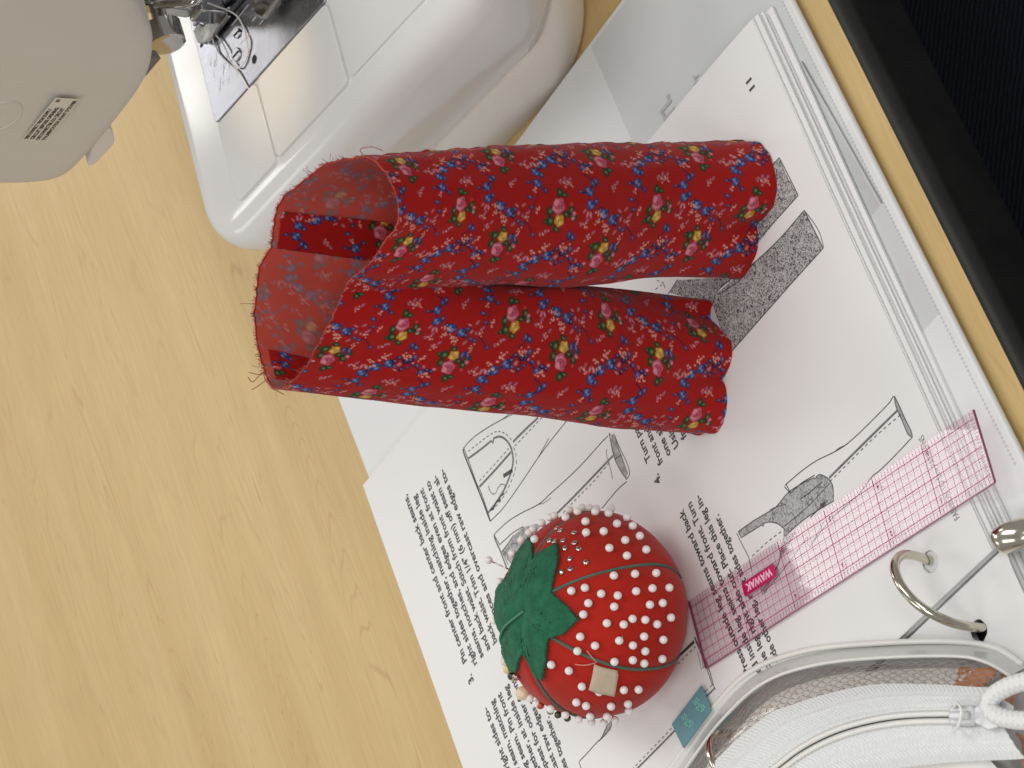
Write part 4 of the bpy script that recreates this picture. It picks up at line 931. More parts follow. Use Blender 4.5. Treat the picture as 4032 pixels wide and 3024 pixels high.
for side, (lv_, tp_, outside, seam, du0, dv0) in enumerate(((LEV_U, TOP_U, 1, 0.475, 0.35, 0.55), (LEV_L, TOP_L, -1, 0.42, 1.9, 0.9))):
    G = leg_grid(lv_, tp_)
    ragged = 0.02 * smooth_noise(1, NC, 1, 90, 30 + side)[0]
    G[-12:, :, 2] += ragged[None, :] * np.linspace(0, 1, 12)[:, None]
    n = normals(G)
    # n must point out of the leg
    c = G.mean(1, keepdims=True)
    sg = np.sign(((G - c) * n).sum(2).mean()); n *= sg
    # soft wrinkles, side seam ridge
    cols = np.linspace(0, 1, NC)[None, :]; rows = np.linspace(0, 1, NR)[:, None]
    wr = 0.055 * smooth_noise(NR, NC, 5, 9, 3 + side) + 0.020 * smooth_noise(NR, NC, 13, 24, 9 + side) + 0.016 * smooth_noise(NR, NC, 4, 26, 41 + side) + 0.0035 * smooth_noise(NR, NC, 60, 70, 19 + side)
    wr = wr + 0.03 * smooth_noise(NR, NC, 60, 5, 23 + side) * np.exp(-((cols - seam) / 0.03) ** 2) + 0.012 * smooth_noise(NR, NC, 3, 60, 27 + side) * np.exp(-rows / 0.05)
    wr *= np.clip(np.minimum(cols, 1 - cols) / 0.06, 0, 1)
    d = (cols - seam) * NC * 0.038
    wr = wr - 0.05 * np.exp(-(d / 0.05) ** 2) + 0.035 * np.exp(-((d + 0.18) / 0.12) ** 2)
    # turned-up hem stitched just above the edge
    zz = G[..., 2]
    wr += 0.03 * np.exp(-((zz - 1.25) / 0.12) ** 2)
    G = G + n * wr[..., None]
    L_ = np.concatenate([np.zeros((NR, 1)), np.cumsum(np.linalg.norm(np.diff(G, axis=1), axis=2), axis=1)], 1).mean(0)
    uu = np.broadcast_to(L_[None, :], (NR, NC)).copy()
    if side == 1: uu = uu[:, -1:] - uu + 0.0
    vv = 16.6 - (rows * 16.0) * np.ones((1, NC))
    back = (cols < seam) & np.ones((NR, 1), bool)
    us = np.where(back, uu + 1.3, uu + du0); vs_ = np.where(back, vv + 1.7, vv + dv0)
    colr = lookup(vs_, us)
    colr = np.where((np.abs(d) < 0.035)[..., None] & np.ones((NR, 1, 1), bool), colr * 0.45, colr)
    flip = (sg < 0)
    grid_obj('leg_cloth', G, colr, us, vs_, M_CLOTH, pants, flip)
    legs.append((G, n, colr, us, vs_, sg, cols))
    # wrong side, just inside
    G2 = (G - n * 0.045)[::2, ::2]
    lum = colr @ np.array([.3, .6, .1])
    wrong = np.array(lin(230, 102, 86)[:3]); 
    cc_ = colr[::2, ::2]; mk_ = np.clip(np.abs(cc_ - RED).sum(2) / 0.22, 0, 1)[..., None] * 0.75; fade = wrong * (1 - mk_) + (cc_ * 0.55 + np.array([0.30, 0.24, 0.24])) * mk_
    grid_obj('lining_side', G2, np.clip(fade, 0.03, 0.9), us[::2, ::2], vs_[::2, ::2], M_WRONG, pants, not flip)
    # cloth edge closing the two sides, at the waist and at the hem
    for row in (-1, 0):
        a_ = G[row, ::2]; b_ = (G - n * 0.045)[row, ::2]
        v = []; f = []
        for k in range(len(a_)): v += [a_[k], (a_[k] + b_[k]) / 2 + np.array([0, 0, 0.02 if row == -1 else -0.005]), b_[k]]
        for k in range(len(a_) - 1):
            for s in (0, 1): f.append((3 * k + s, 3 * k + 3 + s, 3 * k + 4 + s, 3 * k + 1 + s))
        e_ = mesh_obj('raw_edge' if row == -1 else 'hem_edge', v, f, material('red cloth edge', lin(196, 72, 60) if row == -1 else lin(128, 14, 14), rough=0.9), pants)

# seam allowances pressed inside the waist: strips of the right side of the cloth
def flap(side, c0, c1, r0, r1, off):
    G, n, colr, us, vs_, sg, cols = legs[side]
    i0, i1 = int(c0 * (NC - 1)), int(c1 * (NC - 1)); j0, j1 = int(r0 * (NR - 1)), int(r1 * (NR - 1))
    lift = np.linspace(off, off * 2.2, i1 - i0)[None, :, None] if side == 0 else np.linspace(off * 2.2, off, i1 - i0)[None, :, None]
    S = G[j0:j1, i0:i1] - n[j0:j1, i0:i1] * (0.05 + lift)
    cc = lookup(vs_[j0:j1, i0:i1] + 2.2, us[j0:j1, i0:i1] * 1.0 + 0.9)
    o = grid_obj('seam_allowance', S, cc, us[j0:j1, i0:i1], vs_[j0:j1, i0:i1], M_CLOTH, pants, not (sg < 0))
    md = o.modifiers.new('thickness', 'SOLIDIFY'); md.thickness = 0.03 * CM
flap(0, 0.0, 0.11, 0.62, 0.993, 0.03)
flap(1, 0.36, 0.47, 0.7, 0.985, 0.03)

# frayed threads at the waist and a few at the hems
fr = []
for side in (0, 1):
    G, n = legs[side][0], legs[side][1]
    for k in range(20):
        i = rng.randint(4, NC - 4); p = G[-1, i]; d = n[-1, i]
        l = 0.12 + 0.35 * rng.rand() ** 2
        a = rng.randn(3) * 0.5
        q = p + (d * rng.uniform(-.6, .9) + np.array([0, 0, .55]) + a * 0.7) * l
        m_ = (p + q) / 2 + rng.randn(3) * 0.06
        fr.append(tube_data(spline([p - [0, 0, .05], m_, q], 7), 0.008, 4, False))
for side in (0, 1):
    G, n = legs[side][0], legs[side][1]
    for k in range(520):
        i = rng.randint(2, NC - 2); p = G[-1, i] - n[-1, i] * rng.rand() * 0.04
        q = p + (n[-1, i] * rng.uniform(-.7, .7) + np.array([0, 0, .8]) + rng.randn(3) * 0.5) * (0.03 + 0.07 * rng.rand())
        fr.append(tube_data([p - [0, 0, .03], (p + q) / 2 + rng.randn(3) * 0.01, q], 0.007, 3, False))
def strand(p, pts, r=0.014):
    fr.append(tube_data(spline([p] + [tuple(np.array(p) + np.array(q)) for q in pts], 16), r, 5, False))
pl = legs[1][0][-1, int(0.44 * NC)]
strand(pl, [(-.15, .05, .15), (-.35, .1, .35), (-.2, .05, .55)]); strand(pl, [(-.25, -.1, .0), (-.5, -.25, -.2), (-.7, -.5, -.5)]); strand(pl, [(-.2, -.05, -.1), (-.45, .1, .1), (-.6, .2, .3)])
strand(pl, [(-.1, .0, .2), (-.05, .1, .5)]); strand(pl, [(-.2, -.2, -.3), (-.42, -.5, -.8)])
pu = legs[0][0][-1, int(0.5 * NC)]
strand(pu, [(.2, .1, .1), (.3, -.1, -.2), (.2, -.3, -.5)])
ft = mesh_obj('frayed_thread', *merge(fr), material('dull red thread', lin(150, 78, 66), rough=0.9), pants); ft['kind'] = 'stuff'
# ---------------------------------------------------------------- tomato pincushion
PC = np.array([-7.73, 2.70, 3.936]); PAx, PCz = 3.55, 3.04
TH = [math.radians(-56.5 + 60 * k) for k in range(6)]
def groove(az, pol):
    g = 1.0
    for t in TH:
        d = (az - t + math.pi) % (2 * math.pi) - math.pi
        w = d * math.sin(pol) * PAx
        g -= 0.020 * math.exp(-(w / 0.16) ** 2) * min(1, math.sin(pol) * 2)
    return g - 0.05 * math.exp(-(math.sin(pol) / 0.16) ** 2) * (1 if pol < 1.5 else 0)
def pt(az, pol, h=0.0):
    g = groove(az, pol)
    n = np.array([math.sin(pol) * math.cos(az) / PAx, math.sin(pol) * math.sin(az) / PAx, math.cos(pol) / PCz]); n /= np.linalg.norm(n)
    p = PC + g * np.array([PAx * math.sin(pol) * math.cos(az), PAx * math.sin(pol) * math.sin(az), PCz * math.cos(pol)]) + n * h
    p[2] = max(p[2], ZPAGE + 0.015)
    return p, n
cushion = empty('tomato_pincushion', (PC[0], PC[1], ZPAGE))
tag(cushion, 'round red tomato pincushion with green felt leaf cap, full of pins', 'pincushion')
CO = np.array([PC[0], PC[1], ZPAGE])
def felt_material(name, c, sc, amp, rough=0.95, fib=0.25):
    m = material(name, c, rough=rough, spec=0.15, vary=amp, vscale=sc, bump=0.5, bscale=900, sheen=0.15)
    return m
M_TOM = material('red cotton cushion', lin(174, 34, 20), rough=0.8, spec=0.2, vary=0.10, vscale=45, bump=0.35, bscale=1100, sheen=0.12)
nu, nv = 300, 110
v = []; f = []
for j in range(nv + 1):
    pol = math.pi * j / nv
    pol = min(max(pol, 0.002), math.pi - 0.002)
    for i in range(nu):
        p, n = pt(2 * math.pi * i / nu, pol)
        w = 0.03 * math.sin(5 * 2 * math.pi * i / nu + 1) * math.sin(pol) ** 2 + 0.012 * math.sin(17 * 2 * math.pi * i / nu) * math.sin(3 * pol)
        p = p + n * w; p[2] = max(p[2], ZPAGE + 0.015)
        v.append(p - CO)
for j in range(nv):
    for i in range(nu):
        k = (i + 1) % nu
        f.append((j * nu + i, (j + 1) * nu + i, (j + 1) * nu + k, j * nu + k))
mesh_obj('cushion_body', v, f, M_TOM, cushion)
M_THREAD = material('green cord', lin(84, 104, 92), rough=0.8, vary=0.15, vscale=300, bump=0.6, bscale=1500)
for t in TH:
    path = [pt(t + 0.012 * math.sin(4 * p_), p_, 0.02)[0] - CO for p_ in np.linspace(0.25, 2.3, 60)]
    mesh_obj('cord', *tube_data(path, 0.06, 8), M_THREAD, cushion)
# felt leaf cap: corners as (azimuth, polar angle) in degrees, tips and notches
CAL = [(24.3, 49.5), (10, 40), (-1.5, 29.0), (-10, 38), (-18, 45.0), (-34, 37), (-57.5, 25.8), (-76, 33), (-89, 40.6), (-104, 33.5), (-116.7, 25.0), (-143, 31), (-163, 38.5), (-171, 31), (-179.3, 21.5), (158, 37), (140, 48), (130, 38), (118, 24.6), (97, 34), (76, 41.6), (60, 34), (46, 25.5), (36, 39)]
poly = [(a_[1] * math.cos(math.radians(a_[0])), a_[1] * math.sin(math.radians(a_[0]))) for a_ in CAL]
edge = []
for i in range(len(poly)):
    p, q = np.array(poly[i]), np.array(poly[(i + 1) % len(poly)])
    for s in np.linspace(0, 1, 12, endpoint=False): edge.append(p + (q - p) * s)
edge = np.array(edge); edge *= (1 + 0.006 * rng.randn(len(edge)))[:, None]
v = []; f = []
nr = 22; ne = len(edge)
for r_ in range(nr + 1):
    for e in edge:
        x, y = e * (r_ / nr)
        pol = math.radians(math.hypot(x, y)); az = math.atan2(y, x)
        lift = 0.06 + 0.05 * (r_ / nr) ** 4 + 0.025 * math.sin(3 * az + 5 * pol)
        pp, n = pt(az, max(pol, 0.001), lift)
        v.append(pp - CO)
for r_ in range(nr):
    for i in range(ne):
        k = (i + 1) % ne
        f.append((r_ * ne + i, (r_ + 1) * ne + i, (r_ + 1) * ne + k, r_ * ne + k))
M_FELT = material('green felt', lin(42, 104, 76), rough=1.0, spec=0.1, vary=0.22, vscale=260, bump=1.0, bscale=1400, sheen=0.1)
v = [np.array(p_) + rng.randn(3) * 0.009 * (0 if k_ // ne < 9 else 1) for k_, p_ in enumerate(v)]
lf = mesh_obj('leaf_cap', v, f, M_FELT, cushion)
md = lf.modifiers.new('thickness', 'SOLIDIFY'); md.thickness = 0.11 * CM; md.offset = 0.0
# felt fuzz along the leaf edge
fz2 = []
for e in edge[::1]:
    for q in range(2):
        s = 1 + 0.02 * rng.rand(); x, y = e * s + rng.randn(2) * 0.4
        az = math.atan2(y, x); pol = math.radians(math.hypot(x, y))
        a_ = pt(az, pol, 0.09)[0] - CO; b_ = a_ + rng.randn(3) * 0.045 + np.array([0, 0, .01])
        fz2.append(tube_data([a_, (a_ + b_) / 2 + rng.randn(3) * 0.008, b_], 0.006, 3, False))
fo = mesh_obj('felt_fuzz', *merge(fz2), M_FELT, lf); fo['kind'] = 'stuff'
M_ST = material('light green thread', lin(74, 134, 104), rough=0.7)
sa = [pt(math.radians(-52), math.radians(3), 0.14)[0] - CO] + [pt(math.radians(123), math.radians(a_), h)[0] - CO for a_, h in ((4, 0.22), (14, 0.24), (26, 0.2), (34, 0.14), (39, 0.08), (44, 0.02))]
mesh_obj('top_stitch', *tube_data(spline(sa, 40), 0.045, 8), M_ST, cushion)
# woven beige tag caught under a cord
gc = [(-119.6, 55.0, .06), (-119.2, 70.0, .06), (-134.2, 74.5, .12), (-136.2, 59.0, .14)]
tv = []; tf = []
for j in range(9):
    for i in range(9):
        a, b = i / 8, j / 8
        az = (1 - b) * ((1 - a) * gc[0][0] + a * gc[1][0]) + b * ((1 - a) * gc[3][0] + a * gc[2][0])
        pl_ = (1 - b) * ((1 - a) * gc[0][1] + a * gc[1][1]) + b * ((1 - a) * gc[3][1] + a * gc[2][1])
        h = 0.05 + 0.17 * b + 0.02 * math.sin(6 * a)
        tv.append(pt(math.radians(az), math.radians(pl_), h)[0] - CO)
for j in range(8):
    for i in range(8): tf.append((j * 9 + i, j * 9 + i + 1, (j + 1) * 9 + i + 1, (j + 1) * 9 + i))
tg = mesh_obj('cloth_tag', tv, tf, material('beige woven tape', lin(196, 178, 156), rough=0.9, vary=0.06, vscale=200, bump=0.6, bscale=700), cushion)
md = tg.modifiers.new('thickness', 'SOLIDIFY'); md.thickness = 0.035 * CM
tf_ = []
for (a0, p0, a1, p1) in ((-118.6, 55.5, -126, 45.0), (-118, 56, -112, 48.5), (-121, 71, -131, 72.5)):
    tf_.append(tube_data(spline([pt(math.radians(a0 + (a1 - a0) * s), math.radians(p0 + (p1 - p0) * s), 0.05 + 0.06 * math.sin(3 * s))[0] - CO for s in (0, .33, .66, 1)], 12), 0.02, 5, False))
ft2 = mesh_obj('tag_thread', *merge(tf_), material('pink tag thread', lin(214, 150, 132), rough=0.9), tg); ft2['kind'] = 'stuff'

# pins: each a thing of its own, head and shaft
M_WHITE = material('white plastic pin head', lin(238, 236, 234), rough=0.28, spec=0.5)
M_PINST = material('pin steel', lin(190, 190, 190), rough=0.2, metal=1.0)
def pin_meshes(r, mat, L=1.1, sq=1.0, nu=18, nv=12):
    h = mesh_obj('pin_head', *sphere_data((0, 0, 0), r, nu, nv, (1, 1, sq)), mat)
    s = mesh_obj('pin_shaft', *tube_data([(0, 0, -r * sq * 0.8), (0, 0, -L)], 0.028, 6), M_PINST)
    hm, sm = h.data, s.data
    bpy.data.objects.remove(h); bpy.data.objects.remove(s)
    return hm, sm
def pin(name, meshes, az, pol, h, label, cat, group, tilt=0.0):
    p, n = pt(math.radians(az), math.radians(pol), h)
    o = bpy.data.objects.new(name, None); o.empty_display_size = 0.002
    o.location = p * CM
    q = Vector(n) + Vector(rng.randn(3) * tilt)
    o.rotation_euler = q.to_track_quat('Z', 'Y').to_euler()
    col.objects.link(o)
    for nm, me in zip(('pin_head', 'pin_shaft'), meshes):
        c = bpy.data.objects.new(nm, me); c.parent = o; col.objects.link(c)
    tag(o, label, cat, group)
    return o
WM = pin_meshes(0.142, M_WHITE)
_ONE = ['', 'first', 'second', 'third', 'fourth', 'fifth', 'sixth', 'seventh', 'eighth', 'ninth', 'tenth', 'eleventh', 'twelfth', 'thirteenth', 'fourteenth', 'fifteenth', 'sixteenth', 'seventeenth', 'eighteenth', 'nineteenth']
def ordinal(n):
    if n < 20: return _ONE[n]
    t, o_ = divmod(n, 10); w = ['', '', 'twent', 'thirt', 'fort'][t]
    return w + 'ieth' if o_ == 0 else w + 'y-' + _ONE[o_]
def sector(az):
    a = (az + 56.5) % 360
    if a < 60: return 'segment with the silver pins'
    if a >= 300: return 'segment between the two long cords'
    if 240 <= a < 300: return 'segment with the beige tag'
    return 'far rim behind the leaf'
seen = {}
for (az, pol) in sorted(PINS, key=lambda q: q[1]):
    sct = sector(az); seen[sct] = seen.get(sct, 0) + 1
    pin('ball_head_pin', WM, az, pol, 0.125 + 0.03 * rng.rand(), f'white ball pin, {ordinal(seen[sct])} nearest the leaf cap in the {sct}', 'pin', 'white ball pins in the pincushion', 0.22)
for (az, pol, h) in ((58.0, 47, 0.75),):
    pin('ball_head_pin', WM, az, pol, h, 'white round-headed pin sticking far out behind the green leaf', 'pin', 'white ball pins in the pincushion', 0.0)
SMm = pin_meshes(0.105, M_PINST, 0.9, 0.45, 14, 8)
for k, (az, pol) in enumerate(sorted(METAL, key=lambda q: q[1])):
    pin('dressmaker_pin', SMm, az, pol, 0.03, f'small silver flat-headed pin, {ordinal(k + 1)} nearest the green leaf', 'pin', 'silver pins beside the leaf', 0.1)
pearl = lambda nm, c, ro=0.22, me=0.0: material(nm, c, rough=ro, metal=me, coat=0.4)
BD = [(0.16, pearl('dark green bead', (0.01, 0.02, 0.008, 1)), 'dark green bead-headed pin at the leaf edge'),
      (0.14, pearl('silver bead', lin(170, 140, 140), 0.2, 0.8), 'brownish silver bead-headed pin next to the dark green one'),
      (0.25, pearl('cream pearl', lin(226, 205, 178), 0.25), 'large cream pearl-headed pin on the cushion side'),
      (0.17, pearl('yellow pearl', lin(228, 206, 140), 0.25), 'pale yellow pearl-headed pin by the leaf tip'),
      (0.15, pearl('white pearl', lin(226, 220, 208), 0.2), 'small white pearl-headed pin by the thread end'),
      (0.14, pearl('orange bead', lin(176, 62, 22)), 'orange bead-headed pin low on the cushion'),
      (0.13, pearl('grey bead', lin(150, 145, 138), 0.2, 0.6), 'grey metallic bead-headed pin low on the cushion'),
      (0.13, pearl('moss bead', lin(58, 66, 40)), 'moss green bead-headed pin low on the cushion'),
      (0.13, pearl('bronze bead', lin(92, 84, 66), 0.2, 0.5), 'bronze bead-headed pin lowest of the row'),
      (0.14, pearl('lime bead', lin(176, 176, 96)), 'lime yellow bead-headed pin beside the dark green one')]
for (az, pol), (r_, m_, lb) in zip(BEADS, BD):
    pin('bead_head_pin', pin_meshes(r_, m_), az, pol, r_ * 0.8, lb, 'pin', 'bead pins at the far side of the cushion', 0.05)

# ---------------------------------------------------------------- clear grid ruler
RO = (-9.27, -0.36); RA = math.radians(-62.483); RL, RW = 15.29, 2.466
ruler = empty('grid_ruler', (RO[0], RO[1], ZPAGE + 0.05), RA)
tag(ruler, 'clear plastic ruler with magenta grid lying across the instruction sheet', 'ruler')
M_ACR = clear_material('clear acrylic', (0.98, 0.945, 0.96, 1), 0.03)
M_MAG = material('magenta print', lin(170, 40, 104), rough=0.7, spec=0.2, alpha=0.92)
M_MAGD = material('edge of pink acrylic', lin(150, 84, 112), rough=0.25)
RT = 0.09
mesh_obj('blade', *prism_data([(0, 0), (RL, 0), (RL, RW), (0, RW)], 0, RT), M_ACR, ruler, smooth=False)
for (x0, x1, y0, y1) in ((0, RL, -0.03, -0.001), (RL + 0.001, RL + 0.03, 0, RW), (-0.03, -0.001, 0, RW)):
    box('blade_edge', x0, x1, y0, y1, 0.0, RT, M_MAGD, ruler)
lines = []
e8 = 2.54 / 8
zf = lambda x, y: RT + 0.003
x00 = 0.03
for k in range(0, 49):
    x = x00 + k * e8
    if x > RL - 0.05: break
    w = 0.036 if k % 8 == 0 else 0.019
    y0, y1 = (0.02, RW - 0.02) if k % 8 == 0 else (0.27, RW - 0.27)
    lines.append(ribbon_data([(x, y0), (x, (y0 + y1) / 2), (x, y1)], w, zf))
for k in range(0, 97):
    x = x00 + k * e8 / 2
    if x > RL - 0.03: break
    for (a, b) in ((0.02, 0.2 + 0.05 * (k % 2 == 0)), (RW - 0.02, RW - 0.2 - 0.05 * (k % 2 == 0))):
        lines.append(ribbon_data([(x, a), (x, (a + b) / 2), (x, b)], 0.016, zf))
zf2 = lambda x, y: RT + 0.0045
for k in range(0, 7):
    y = 0.27 + k * (RW - 0.54) / 6
    lines.append(ribbon_data([(0.05, y), (RL / 2, y), (RL - 0.05, y)], 0.03 if k in (0, 3, 6) else 0.019, zf2))
for yk in np.linspace(0.1, RW - 0.1, 22):
    for (a, b) in ((0.03, 0.16), (RL - 0.03, RL - 0.18)): lines.append(ribbon_data([(a, yk), ((a + b) / 2, yk), (b, yk)], 0.014, zf2))
gp = mesh_obj('grid_print', *merge(lines), M_MAG, ruler, smooth=False); gp['kind'] = 'stuff'
nums = []
for k in range(1, 6):
    for (y, body) in ((0.31, str(6 - k)), (RW - 0.52, str(k))):
        v2, f2 = text_data(body, 0.24, None, 0.006)
        nums.append(([(k * 2.54 + 0.27 - a, y + 0.2 - b, RT + 0.006) for a, b in v2], f2))
np_ = mesh_obj('number_print', *merge(nums), M_MAG, ruler, smooth=False); np_['kind'] = 'stuff'
lg = mesh_obj('logo_plate', *loft_data([rrect(2.86, 4.66, 1.40, 1.87, 0.08, RT + 0.006, 4), rrect(2.86, 4.66, 1.40, 1.87, 0.08, RT + 0.012, 4)]), material('magenta logo print', lin(190, 22, 92), rough=0.4, vary=0.1, vscale=150), ruler, smooth=False)
v2, f2 = text_data('WAWAK', 0.36, 1.45, 0.016)
lt2 = mesh_obj('logo_print', [(4.49 - a, 1.77 - b, RT + 0.015) for a, b in v2], f2, material('pale pink lettering', lin(240, 190, 212), rough=0.5), lg, smooth=False); lt2['kind'] = 'stuff'

# ---------------------------------------------------------------- clear zip pouch
pouch = empty('zip_pouch', (-9.5, -10.0, 0.0))
tag(pouch, 'clear vinyl pouch with white zipper and net, lying on the turned sheets', 'pouch')
PZ0 = np.array([-9.5, -10.0, 0.0])
NS = 150
def curve(pts):
    P = np.array(pts, float)
    d = P[0] - P[1]; d[2] = 0; d /= np.linalg.norm(d)
    P = np.vstack([P[0] + d * 7 + np.array([0, 0, 0]), P[0] + d * 3.5, P])
    return spline(P, NS) - PZ0
c0 = curve([(-13.14, 1.48, 1.05), (-10.84, -0.6, 1.05), (-9.23, -2.68, 1.1), (-8.27, -5.45, 1.1), (-7.69, -9.05, 1.1), (-7.33, -12.48, 1.1), (-7.35, -14.4, 1.1), (-7.75, -15.6, 1.1)])
c1 = curve([(-12.89, -0.4, 2.2), (-10.79, -2.45, 2.2), (-9.35, -4.49, 2.2), (-8.53, -6.99, 2.2), (-8.0, -10.09, 2.2), (-7.63, -13.48, 2.2), (-7.68, -14.9, 2.2), (-8.0, -15.9, 2.1)])
c2 = curve([(-12.29, -3.19, 3.3), (-11.14, -4.65, 3.3), (-10.19, -6.14, 3.3), (-9.84, -7.06, 3.3), (-9.26, -8.91, 3.3), (-8.73, -11.17, 3.3), (-8.45, -13.98, 3.3), (-8.37, -15.44, 3.3), (-8.3, -16.4, 3.1)])
c3 = curve([(-11.75, -7.14, 3.7), (-11.08, -8.2, 3.7), (-10.45, -9.5, 3.7), (-9.94, -10.99, 3.7), (-9.53, -12.73, 3.7), (-9.24, -14.8, 3.7), (-9.05, -16.9, 3.6)])
c4 = c3 + np.linspace(0, 1, NS)[:, None] ** 1.5 * np.array([-0.10, -0.24, 0.0]) + np.array([-0.13, -0.16, 0.0])
c5 = curve([(-12.4, -8.2, 3.4), (-12.03, -9.2, 3.4), (-11.6, -10.64, 3.4), (-11.18, -12.53, 3.4), (-10.66, -15.28, 3.4), (-10.37, -17.27, 3.4), (-10.25, -18.0, 3.3)])
c6 = c5 + np.array([-1.9, -1.6, -1.1]); c7 = c5 + np.array([-2.4, -2.0, -2.3])
def loft(name, rows, mat, bulge=0.0, sub=6, crop=(0, 1)):
    out = []
    for a, b in zip(rows[:-1], rows[1:]):
        for s in range(sub):
            t = s / sub
            P = a * (1 - t) + b * t; P = P + np.array([0, 0, bulge * 4 * t * (1 - t)])
            out.append(P)
    out.append(rows[-1])
    i0, i1 = int(crop[0] * NS), int(crop[1] * NS)
    G = np.array(out)[:, i0:i1]
    v = [tuple(p) for r_ in G for p in r_]; C_ = G.shape[1]
    f = [(r_ * C_ + i, r_ * C_ + i + 1, (r_ + 1) * C_ + i + 1, (r_ + 1) * C_ + i) for r_ in range(G.shape[0] - 1) for i in range(C_ - 1)]
    return mesh_obj(name, v, f, mat, pouch), G
M_VIN = clear_material('clear vinyl', (0.975, 0.975, 0.972, 1), 0.06, 0.35)
M_WELT = material('milky vinyl welt', lin(206, 208, 204), rough=0.22, coat=0.3, vary=0.03, vscale=40)
M_PIPE = material('white piping', lin(236, 236, 232), rough=0.3, coat=0.2)
def zip_material():
    m = bpy.data.materials.new('white zipper tape'); m.use_nodes = True
    nt = m.node_tree; b = nt.nodes['Principled BSDF']
    b.inputs['Base Color'].default_value = lin(226, 228, 228); b.inputs['Roughness'].default_value = 0.75
    tc = nt.nodes.new('ShaderNodeTexCoord')
    n = nt.nodes.new('ShaderNodeTexNoise'); n.inputs['Scale'].default_value = 900; n.inputs['Detail'].default_value = 4
    nt.links.new(tc.outputs['Object'], n.inputs['Vector'])
    w = nt.nodes.new('ShaderNodeTexWave'); w.inputs['Scale'].default_value = 190; w.inputs['Distortion'].default_value = 9.0; w.inputs['Detail Scale'].default_value = 3.0; w.bands_direction = 'Y'; w.inputs['Detail'].default_value = 2
    nt.links.new(tc.outputs['Object'], w.inputs['Vector'])
    a = nt.nodes.new('ShaderNodeMath'); a.operation = 'ADD'; nt.links.new(n.outputs['Fac'], a.inputs[0]); nt.links.new(w.outputs['Fac'], a.inputs[1])
    bp = nt.nodes.new('ShaderNodeBump'); bp.inputs['Strength'].default_value = 0.3; bp.inputs['Distance'].default_value = 0.0004
    nt.links.new(a.outputs['Value'], bp.inputs['Height']); r = nt.nodes.new('ShaderNodeValToRGB'); r.color_ramp.elements[0].color = lin(219, 222, 222); r.color_ramp.elements[1].color = lin(226, 229, 229)
    r.color_ramp.elements[0].position = 0.5; r.color_ramp.elements[1].position = 1.3
    nt.links.new(a.outputs['Value'], r.inputs['Fac']); nt.links.new(r.outputs['Color'], b.inputs['Base Color'])
    return m
M_TAPE = zip_material()
loft('welt', [c0, c1], M_WELT, 0.0, 5)
mesh_obj('piping', *tube_data([p + np.array([0.05, 0.12, 0.12]) for p in c0], 0.10, 10), M_PIPE, pouch)
mesh_obj('piping', *tube_data([p for p in c1], 0.06, 8), M_PIPE, pouch)
wall, GW = loft('clear_wall', [c1, c2], M_VIN, 0.22, 10)
def woven_tape(a, b, bulge, flip):
    """Zipper tape with its woven ribs: a herringbone of fine ridges across the tape."""
    n, m = 1100, 30
    A, B_ = spline(a, n), spline(b, n)
    L_ = np.linalg.norm(np.diff(A, axis=0), axis=1).sum()
    s = np.linspace(0, L_, n)[None, :]; t = np.linspace(0, 1, m)[:, None]
    G = A[None] * (1 - t[..., None]) + B_[None] * t[..., None]
    tt = 1 - t if flip else t
    zig = np.abs(((tt * 2.2) % 1) - 0.5)
    h = 0.020 * np.sin(2 * math.pi * (s / 0.19 + zig * 2.0)) + 0.003 * np.random.RandomState(4).randn(m, n)
    h += 0.05 * np.exp(-((tt - 0.86) / 0.05) ** 2) + 0.03 * np.exp(-((tt - 0.42) / 0.03) ** 2)
    G[..., 2] += bulge * 4 * t * (1 - t) + h * np.clip(np.minimum(t, 1 - t) / 0.06, 0, 1)
    idx = np.arange(n * m).reshape(m, n)
    q = np.stack([idx[:-1, :-1], idx[:-1, 1:], idx[1:, 1:], idx[1:, :-1]], -1).reshape(-1, 4)
    return mesh_obj('zipper_tape', G.reshape(-1, 3).tolist(), q.tolist(), M_TAPE, pouch)
woven_tape(c2, c3, 0.10, False)
woven_tape(c4, c5, 0.10, True)
loft('clear_wall', [c5, c6, c7], M_VIN, 0.1, 8)
# what shows through the clear side: grey cloth lining with a net over it
M_LIN = material('grey beige lining', lin(246, 244, 241), rough=0.9, vary=0.06, vscale=60)
loft('lining', [c1 + np.array([-0.35, -0.3, -0.35]), c2 + np.array([-0.3, -0.3, -0.3])], M_LIN, 0.15, 6, (0, 0.93))
loft('lining', [c5 + np.array([0.1, 0.1, -0.25]), c6 + np.array([0.4, 0.3, -0.2]), c7 + np.array([0.4, 0.3, 0.1])], M_LIN, 0.05, 6, (0, 0.9))
net = []
rows = 9
def wallpt(s, t):
    i = s * (NS - 1); k = int(min(NS - 2, math.floor(i))); fr_ = i - k
    a = c1[k] * (1 - fr_) + c1[k + 1] * fr_; b = c2[k] * (1 - fr_) + c2[k + 1] * fr_
    return a * (1 - t) + b * t + np.array([-0.12, -0.12, 0.22 * 4 * t * (1 - t) - 0.14])
NX = 64
for r_ in range(rows):
    pts = []
    for k in range(NX * 2 + 1):
        s = 0.18 + 0.80 * k / (NX * 2)
        z_ = (0.5 if (k // 2 + r_) % 2 else -0.5) * 0.55 / rows
        pts.append(wallpt(s, min(0.98, max(0.02, (r_ + 0.5) / rows + z_ + 0.012 * math.sin(k * 0.7 + r_)))))
    net.append(tube_data(pts, 0.013, 4, False))
    if r_ < rows - 1:
        for k in range(NX):
            if (k + r_) % 2:
                s = 0.18 + 0.80 * (k + 0.5 + 0.2 * math.sin(k * 1.3 + r_)) / NX
                net.append(tube_data([wallpt(s, (r_ + 0.6) / rows), wallpt(s + 0.004, (r_ + 1.4) / rows)], 0.013, 4, False))
